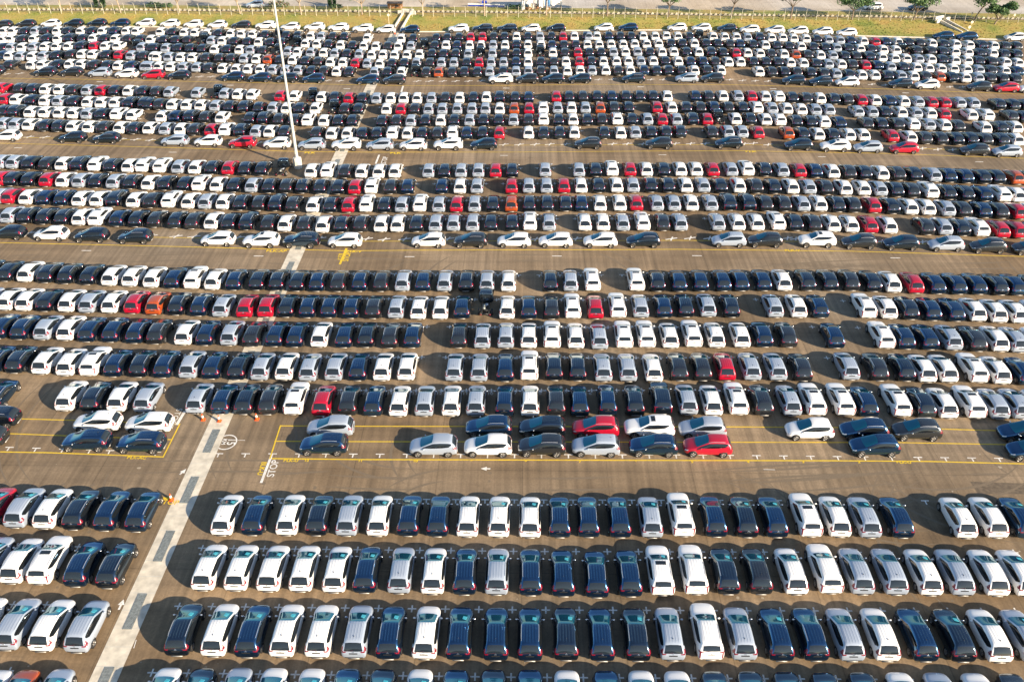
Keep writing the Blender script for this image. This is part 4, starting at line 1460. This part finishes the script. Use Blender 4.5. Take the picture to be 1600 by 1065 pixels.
# ------------------------------------------------------------------ cones
def cone_meshes():
    P = {}
    m = MB()
    m.box((0, 0, .03), (.40, .40, .06), 'cone_orange', None, .12)
    P['base'] = m.mesh('base', False)
    n = 14

    def band(z0, r0, z1, r1, mat, close=False):
        b = MB()
        rows = [[(r * math.cos(2 * math.pi * k / n), r * math.sin(2 * math.pi * k / n), z) for k in range(n)] for z, r in ((z0, r0), (z1, r1))]
        b.grid(rows, mat, True)
        if close:
            b.face(rows[1], mat)
        return b
    P['cone_body'] = band(.06, .155, .76, .03, 'cone_orange', True).mesh('cone_body')
    P['white_band'] = band(.34, .109, .56, .070, 'cone_white').mesh('white_band')
    return P


CM = cone_meshes()
CL = [(268, 781, 'orange traffic cone on the yellow stop bar beside the drain'), (317.7, 656, 'orange traffic cone just left of the drain behind the silver minivan'),
      (343, 658, 'orange traffic cone standing on the concrete drain'), (401.5, 655, 'orange traffic cone right of the drain behind a black minivan'),
      (617, 53.5, 'small orange cone at the foot of the far drain chute')]
for x, y, lab in CL:
    p = at(x, y)
    r_ = link('traffic_cone', None, None, (p.x, p.y, .018 if abs(p.x + 30) < 1.3 else 0))
    tag(r_, lab, 'traffic cone', 'traffic cones on the lot')
    for k in CM:
        link(k, CM[k], r_)

# ------------------------------------------------------------------ lamp post
p = at(466, 262)
lp = tag(link('lamp_post', None, None, (p.x, p.y, 0)), 'tall pale tapered lamp post on a high concrete block', 'lamp post')
m = MB()
prof = [(0, .62), (1.55, .62), (1.70, .50)]
rows = [[(r * 1.04 * math.cos(2 * math.pi * (k + .5) / 8), r * 1.04 * math.sin(2 * math.pi * (k + .5) / 8), z) for k in range(8)] for z, r in prof]
m.grid(rows, 'concrete_white', True)
m.face(rows[-1], 'concrete_white')
link('concrete_base', m.mesh('concrete_base', False), lp)
m = MB()
m.tube([(0, 0, 1.7), (0, 0, 1.76)], [.36, .36], 'concrete_pole', 12)
m.tube([(0, 0, 1.76), (0, 0, 10), (0, 0, 20), (0, 0, 30)], [.24, .20, .155, .11], 'concrete_pole', 16)
link('pole', m.mesh('pole'), lp)
m = MB()
m.tube([(-1.2, 0, 29.9), (1.2, 0, 29.9)], [.05, .05], 'post_pale', 8)
link('crossarm', m.mesh('crossarm'), lp)
for sg in (-1, 1):
    m = MB()
    m.box((sg * 1.2, -.2, 29.8), (.45, .6, .18), 'post_pale', None, .2)
    link('floodlight', m.mesh('floodlight', False), lp)
m = MB()
m.box((0, -.26, 2.6), (.20, .10, .5), 'post_pale')
link('junction_box', m.mesh('junction_box', False), lp)

# ------------------------------------------------------------------ fence, low wall, chutes
fr = tag(link('wire_fence', None, None, at(800, lerp_poly(BANK, 800), BZ)), 'long wire fence on pale posts along the top of the grass bank', 'fence')
o0 = fr.location.copy()
px = -20.0
tops = []
i = 0
while px < 1640 and i < 100:
    q = at(px, lerp_poly(BANK, px) + .6, BZ)
    m = MB()
    q.z -= .1
    m.tube([(0, 0, 0), (random.uniform(-.06, .06), 0, 2.2), (random.uniform(-.12, .12), -.3, 2.6)], [.05, .045, .035], 'post_pale', 6)
    link('post', m.mesh('post'), fr, q - o0)
    tops.append(q)
    px += 16.6
    i += 1
m = MB()
for h in (.5, .95, 1.4, 1.85, 2.25):
    m.tube([q - o0 + Vector((0, 0, h)) for q in tops], [.012] * len(tops), 'wire', 4, False)
link('wire_strand', m.mesh('wire_strand'), fr)

m = MB()
px = -60.0
base_p = at(800, lerp_poly(BARR, 800), BZ)
while px < 1680:
    q = at(px, lerp_poly(BARR, px), BZ)
    if not (612 < px < 640 or 1468 < px < 1486):
        m.box(q - base_p + Vector((0, 0, .28)), (.66, .30, .56), 'barrier_stone', Matrix.Rotation(R(random.uniform(-12, 12)), 3, 'Z') @ Matrix.Rotation(R(22), 3, 'Y'), .25)
    px += 7.6
q0, q1 = at(-60, lerp_poly(BARR, -60), BZ), at(1680, lerp_poly(BARR, 1680), BZ)
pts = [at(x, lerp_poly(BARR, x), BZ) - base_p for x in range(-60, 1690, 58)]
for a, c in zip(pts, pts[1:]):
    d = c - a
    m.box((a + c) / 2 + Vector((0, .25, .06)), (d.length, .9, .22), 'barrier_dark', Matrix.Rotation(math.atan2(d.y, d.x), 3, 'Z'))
o = link('low_wall', m.mesh('low_wall', False), None, base_p)
tag(o, 'low pale concrete block wall in zigzag behind the wire fence', 'wall')


def chute(bx, by, tx, ty, w, label):
    a, c = at(bx, by, .12), at(tx, ty, BZ)
    m = MB()
    d = (c - a)
    dn = d.normalized()
    s = Vector((dn.y, -dn.x, 0)).normalized()
    up = Vector((0, 0, 1))
    for sg in (-1, 1):
        e = s * sg * w / 2
        f = s * sg * (w / 2 + .28)
        P = [a + e + up * .0, a + e + up * .55, a + f + up * .55, a + f + up * -.1]
        Q = [x + d for x in P]
        m.grid([P, Q], 'concrete_white', True)
        m.face(P, 'concrete_white')
        m.face(Q[::-1], 'concrete_white')
    m.face([a - s * w / 2 + up * .05, a + s * w / 2 + up * .05, c + s * w / 2 + up * .05, c - s * w / 2 + up * .05], 'asphalt_dark')
    hd = s * (w / 2 + 1.0)
    for sg in (-1, 1):
        m.box(c + s * sg * (w / 2 + .75) + up * .35, (1.3, .35, .9), 'concrete_white', Matrix.Rotation(math.atan2(s.y, s.x), 3, 'Z'))
    m.box(c + dn * 1.2 + up * .3, (w + 1.2, .4, .9), 'concrete_white', Matrix.Rotation(math.atan2(s.y, s.x), 3, 'Z'))
    for v in range(len(m.v)):
        m.v[v] = tuple(Vector(m.v[v]) - a)
    o = link('drain_chute', m.mesh('drain_chute', False), None, a)
    tag(o, label, 'drain chute', 'concrete chutes down the grass bank')


chute(620, 49.5, 636, 22.5, 1.5, 'wide concrete chute running up the bank at the end of the pale drain')
chute(1507, 52.5, 1473, 34, 1.5, 'slanting concrete chute on the bank behind two black cars at right')

# round signs
for x, y, z0, h, r_, lab in ((608, 39.5, .5, 2.0, .30, 'round pale sign on a short post left of the wide chute'), (1512.5, 51.5, .3, 1.0, .32, 'round pale sign on a short post beside the slanting chute'),
                             (1517.5, 40, .9, .5, .30, 'squat round pale marker higher on the bank by the slanting chute'), (1517, 29, BZ, .9, .26, 'small round pale marker behind the fence beside the leaning tree'),
                             (1583.5, 30, BZ, .7, .26, 'small round pale marker behind the fence at the far right')):
    q = at(x, y, z0)
    rt = tag(link('round_sign', None, None, q), lab, 'sign', 'round signs along the bank')
    m = MB()
    m.tube([(0, 0, -.2), (0, 0, h)], [.05, .05], 'sign_pale', 8)
    link('post', m.mesh('post'), rt)
    m = MB()
    m.tube([(0, -.07, h + r_ * .8), (0, .0, h + r_ * .8)], [r_, r_], 'sign_pale', 18)
    link('disc', m.mesh('disc', False), rt)


# ------------------------------------------------------------------ trees
def leaf_cloud(mb, centre, rad, n, mats, size=.22):
    for _ in range(n):
        while True:
            v = Vector((random.uniform(-1, 1), random.uniform(-1, 1), random.uniform(-1, 1)))
            if .25 < v.length < 1:
                break
        p = centre + Vector((v.x * rad[0], v.y * rad[1], v.z * rad[2]))
        s = size * random.uniform(.6, 1.4)
        a = Vector((random.gauss(0, 1), random.gauss(0, 1), random.gauss(0, .6))).normalized()
        c = a.cross(Vector((random.gauss(0, 1), random.gauss(0, 1), random.gauss(0, 1)))).normalized()
        mb.face([p - a * s, p + c * s * .55, p + a * s, p - c * s * .55], random.choice(mats))


def tree(px, py, hgt, fork, spread, lean, label, leafy=True, dense=1.0, z=BZ):
    q = at(px, py, z)
    rt = tag(link('roadside_tree', None, None, q), label, 'tree', 'trees in a line behind the lot')
    bark = 'bark' if leafy else 'pale_bark'
    m = MB()
    top = Vector((lean, 0, fork))
    m.tube([(0, 0, -.3), (lean * .3, 0, fork * .4), top], [.20, .16, .13], bark, 8)
    ends = []
    nl = 7
    for k in range(nl):
        a = 2 * math.pi * k / nl + random.uniform(-.4, .4)
        rr = spread * random.uniform(.45, .95)
        e = top + Vector((rr * math.cos(a), rr * math.sin(a), (hgt - fork) * random.uniform(.35, .85)))
        md = top.lerp(e, .5) + Vector((0, 0, .25))
        m.tube([top - Vector((0, 0, .1)), md, e], [.085, .055, .02], bark, 6)
        ends.append(e)
        for _ in range(3):
            e2 = md.lerp(e, random.uniform(.1, .9)) + Vector((random.uniform(-.9, .9), random.uniform(-.9, .9), random.uniform(.2, 1.1)))
            m.tube([md.lerp(e, .3), e2], [.035, .012], bark, 5)
            ends.append(e2)
    link('trunk', m.mesh('trunk'), rt)
    m = MB()
    mats = ['leaf_dark', 'leaf_mid', 'leaf_mid', 'leaf_light'] if leafy else ['leaf_dry', 'leaf_light', 'leaf_mid']
    for e in ends:
        r_ = random.uniform(.55, 1.0) * spread * .34
        leaf_cloud(m, e + Vector((0, 0, .15)), (r_ * 1.25, r_ * 1.25, r_ * .6), int((85 if leafy else 30) * dense), mats, .20)
    link('crown', m.mesh('crown', False), rt)


tree(96, 18, 6.2, 2.6, 3.0, .1, 'pale thin tree leftmost in the line behind the fence', False)
tree(189, 20.5, 6.2, 2.8, 3.0, -.3, 'pale thin tree beside the pair of dark cypresses at left', False)
tree(281, 20.8, 6.0, 2.5, 3.0, -.2, 'pale forked tree behind the fence near the dark green hedge', False)
tree(375.5, 21.8, 6.2, 2.6, 2.8, -.4, 'pale forked tree just left of the tall lamp post', False)
tree(471, 23.5, 6.4, 2.7, 3.0, -.2, 'pale forked tree just right of the tall lamp post', False)
tree(566, 23, 6.0, 2.4, 2.8, 0, 'pale forked tree left of the wide concrete chute', False)
tree(661, 25, 6.0, 2.6, 2.8, 0, 'pale forked tree right of the wide concrete chute', False)
tree(757, 25, 6.4, 3.4, 2.6, 0, 'bare thin tree beside the bright blue object', False, .6)
tree(853.5, 24, 6.4, 3.3, 2.6, .1, 'thin bare tree in front of the white tarpaulin stall', False, .6)
tree(948.5, 25.5, 6.4, 3.0, 3.0, 0, 'thin green tree right of the white tarpaulin stall')
tree(1044, 26.5, 5.6, 2.3, 3.4, .1, 'broad leafy tree with a straight trunk behind the middle of the fence')
tree(1142, 28, 6.2, 3.0, 2.8, .4, 'thin tree with a slanting fork between two leafier trees', True, .7)
tree(1235, 29.5, 6.0, 2.6, 2.9, .1, 'pale forked tree with sparse green leaves behind the white cars', True, .7)
tree(1331, 31, 5.2, 2.0, 4.2, 0, 'widest leafy tree, its crown before the white car on the road', True, 1.2)
tree(1427, 32, 5.2, 1.9, 4.2, .4, 'leafy spreading tree before the dark car on the road', True, 1.1)
tree(1521, 33, 5.6, 3.0, 3.0, 1.2, 'leaning tree with a bent dark trunk beside the slanting chute')
tree(1554, 37, 4.8, .9, 2.9, .6, 'bushy low tree with leaves almost to the ground at far right', True, 1.4)


def cypress(px, py, h, r_, label):
    q = at(px, py, BZ)
    rt = tag(link('cypress', None, None, q), label, 'tree', 'dark cypresses by the road')
    m = MB()
    m.tube([(0, 0, -.2), (0, 0, h * .9)], [.09, .03], 'bark', 6)
    link('trunk', m.mesh('trunk'), rt)
    m = MB()
    for k in range(14):
        t = k / 13
        rr = r_ * (math.sin(math.pi * min(1, .25 + .75 * t)) * .9 + .12)
        leaf_cloud(m, Vector((0, 0, .35 + t * (h - .4))), (rr, rr, h / 12), 70, ['leaf_dark', 'leaf_dark', 'leaf_mid'], .15)
    link('crown', m.mesh('crown', False), rt)


cypress(151.5, 12.5, 3.2, .55, 'dark narrow cypress, left one of the pair at upper left')
cypress(162.5, 12.5, 3.4, .75, 'dark cypress, wider right one of the pair at upper left')
cypress(516, 11, 3.2, .55, 'dark narrow cypress left of the shorter one, top middle left')
cypress(523, 10, 2.6, .45, 'shorter dark cypress right beside a taller one, top middle left')


def hedge(px0, px1, py, h, label, mats=('leaf_dark', 'leaf_mid', 'leaf_mid')):
    a, c = at(px0, py, BZ), at(px1, py, BZ)
    m = MB()
    n = max(3, int((c - a).length / .8))
    for k in range(n + 1):
        m_ = (c - a) * (k / n)
        hh = h * random.uniform(.7, 1.1)
        leaf_cloud(m, m_ + Vector((0, 0, hh * .5)), (.75, .7, hh * .55), 110, list(mats), .17)
    o = link('hedge', m.mesh('hedge', False), None, a)
    tag(o, label, 'hedge', 'hedges along the road')


hedge(233, 266, 11.8, 1.2, 'dark green clipped hedge near the pale forked tree, upper left')
hedge(424, 449, 11.8, 1.5, 'reddish green bush row beside the lamp post top', ('leaf_dark', 'leaf_mid', 'wood_brown'))
hedge(520, 532, 12.6, .9, 'small green bush at the foot of the cypresses')
hedge(795, 818, 14.5, 1.2, 'green bush row just left of the white tarpaulin stall')

# tarpaulin stall
a = at(846, 16.5, BZ)
st = tag(link('tarpaulin_stall', None, None, a), 'roadside stall hung with white and blue tarpaulins over brown goods', 'stall')
m = MB()
for x in (-4.6, -1.5, 1.5, 4.6):
    for y in (0, 3):
        m.tube([(x, y, 0), (x, y, 3.0)], [.06, .06], 'bark', 6)
link('frame', m.mesh('frame'), st)


def cloth(x0, x1, y, z0, z1, mat):
    m = MB()
    rows = []
    for j in range(6):
        row = []
        for i in range(15):
            u = i / 14
            row.append((x0 + (x1 - x0) * u, y + .06 * math.sin(u * 13 + x0) - .12 * (1 - j / 5) * math.sin(u * 7), z0 + (z1 - z0) * j / 5 + (.18 * math.sin(u * 9 + x0) if j == 0 else 0)))
        rows.append(row)
    back = [[(p[0], p[1] + .03, p[2]) for p in r] for r in rows]
    m.grid(rows, mat)
    m.grid(back[::-1], mat)
    return m.mesh('tarpaulin')


for t in ((-4.8, -3.9, -.2, .1, 3.0, 'tarp_white'), (-3.9, -.6, .2, 1.5, 3.0, 'tarp_white'), (-.6, .8, -.1, .8, 3.0, 'tarp_white'), (.8, 2.0, -.15, 1.0, 3.0, 'tarp_blue'), (2.0, 4.8, -.1, 1.3, 3.0, 'tarp_white')):
    link('tarpaulin', cloth(*t), st)
m = MB()
for _ in range(26):
    m.box((random.uniform(-3.6, 1.6), random.uniform(.2, 1.6), random.uniform(.2, 1.1)), (random.uniform(.4, .9), random.uniform(.4, .8), random.uniform(.3, .6)), random.choice(['wood_brown', 'wood_brown', 'tarp_white', 'post_pale']), Matrix.Rotation(random.uniform(0, 3), 3, 'Z'), .2)
link('goods', m.mesh('goods', False), st)
m = MB()
m.grid([[(-5, -.3, 3.0), (5, -.3, 3.0)], [(-5, 1.5, 3.35), (5, 1.5, 3.35)], [(-5, 3.3, 3.0), (5, 3.3, 3.0)]], 'tarp_white')
m.grid([[(-5, 3.3, 2.96), (5, 3.3, 2.96)], [(-5, 1.5, 3.31), (5, 1.5, 3.31)], [(-5, -.3, 2.96), (5, -.3, 2.96)]], 'tarp_white')
link('awning', m.mesh('awning', False), st)

# blue object and the long rail beside it
a = at(755, 9.5, BZ)
bl = tag(link('blue_barrel_cart', None, None, a), 'bright blue handcart covered with blue sheet beside the road', 'cart')
m = MB()
m.box((.3, 0, .75), (1.3, .8, .8), 'deep_blue', None, .15)
link('cart_body', m.mesh('cart_body', False), bl)
for x in (-.6, .7):
    link('wheel', PARTS['mpv']['wheel'], bl, (x, -.45, .33)).rotation_euler = (0, 0, -math.pi / 2)
m = MB()
m.tube([(-.35, 0, .9), (-1.1, 0, 1.25)], [.03, .03], 'deep_blue', 6)
link('handle', m.mesh('handle'), bl)
a, c = at(731, 10.6, BZ), at(788, 12.2, BZ)
gr = tag(link('guard_rail', None, None, a), 'long low white and dark guard rail beside the blue handcart', 'guard rail')
m = MB()
d = c - a
rot = Matrix.Rotation(math.atan2(d.y, d.x), 3, 'Z')
m.box(d / 2 + Vector((0, 0, .62)), (d.length, .12, .26), 'tarp_white', rot)
m.box(d / 2 + Vector((0, .0, .30)), (d.length, .10, .16), 'deep_blue', rot)
link('rail', m.mesh('rail', False), gr)
for k in range(5):
    m = MB()
    m.box(d * (k / 4) + Vector((0, .12, .35)), (.12, .12, .75), 'post_pale')
    link('post', m.mesh('post', False), gr)
# brown roadside hut
a = at(617.5, 12.2, BZ)
ht = tag(link('roadside_hut', None, None, a), 'low brown wooden hut at the road above the wide chute', 'hut')
m = MB()
m.box((0, 0, .55), (3.4, 1.6, 1.1), 'wood_brown')
link('wall', m.mesh('wall', False), ht)
m = MB()
m.box((0, 0, 1.18), (3.9, 2.1, .14), 'bark', None, .05)
link('roof', m.mesh('roof', False), ht)
m = MB()
m.box((.5, -.81, .6), (.9, .04, .5), 'plastic_black')
link('opening', m.mesh('opening', False), ht)
# cars out on the road
for code, x, y, lab in (('W', 1365, 16.6, 'white car on the far road half hidden by the widest tree'), ('K', 1435, 17.6, 'dark car on the far road behind the spreading tree'), ('S', 398, 13.2, 'small silver car by the far road near the lamp post')):
    p = at(x, y, BZ)
    make_car(code, (p.x, p.y + .86, BZ - .04), HEADL + (0 if code != 'S' else .2), lab, 'cars on the far road', False, True)

# tufts of grass
m = MB()
for _ in range(5000):
    x = random.uniform(-40, 1640)
    t = random.uniform(.02, 1.25)
    a = at(x, lerp_poly(KERB, x), .15)
    c = at(x, lerp_poly(BANK, x), BZ)
    q = a.lerp(c, min(t, 1)) + Vector((0, max(0, t - 1) * 18, 0))
    q.z = .15 + (BZ - .15) * (min(t, 1) ** 1.2) - .03
    h = random.uniform(.06, .18)
    for _k in range(3):
        an = random.uniform(0, 6.28)
        w = random.uniform(.08, .22)
        e = Vector((math.cos(an) * w, math.sin(an) * w, 0))
        m.face([q - e, q + e, q + Vector((random.uniform(-.15, .15), random.uniform(-.15, .15), h))], 'grass')
tag(link('grass', m.mesh('grass', False)), 'dry yellow green grass tufts over the bank beyond the lot', 'grass', None, 'stuff')

# ------------------------------------------------------------------ light
ELEV = R(20)
AZ = math.atan2(-.59, .81)
sun_dir = Vector((math.cos(AZ) * math.cos(ELEV), math.sin(AZ) * math.cos(ELEV), math.sin(ELEV)))
sd = bpy.data.lights.new('sun', 'SUN')
sd.energy = 5.0
sd.angle = R(.5)
sd.color = (1.0, .83, .62)
so = link('sun', sd)
so.rotation_euler = (-sun_dir).to_track_quat('-Z', 'Y').to_euler()
w = bpy.data.worlds.new('World')
sc.world = w
w.use_nodes = True
nt = w.node_tree
sky = nt.nodes.new('ShaderNodeTexSky')
sky.sky_type = 'NISHITA'
sky.sun_disc = False
sky.sun_elevation = ELEV
sky.sun_rotation = math.atan2(sun_dir.x, sun_dir.y)
sky.altitude = 0
sky.air_density = 1.0
sky.dust_density = .6
sky.ozone_density = 1.6
nt.links.new(sky.outputs[0], nt.nodes['Background'].inputs[0])
nt.nodes['Background'].inputs[1].default_value = .088
vs = sc.view_settings
vs.view_transform = 'Standard'
vs.look = 'None'
vs.gamma = 1
vs.exposure = 1.22
sc.cycles.max_bounces = 5
sc.cycles.diffuse_bounces = 2
sc.cycles.glossy_bounces = 3
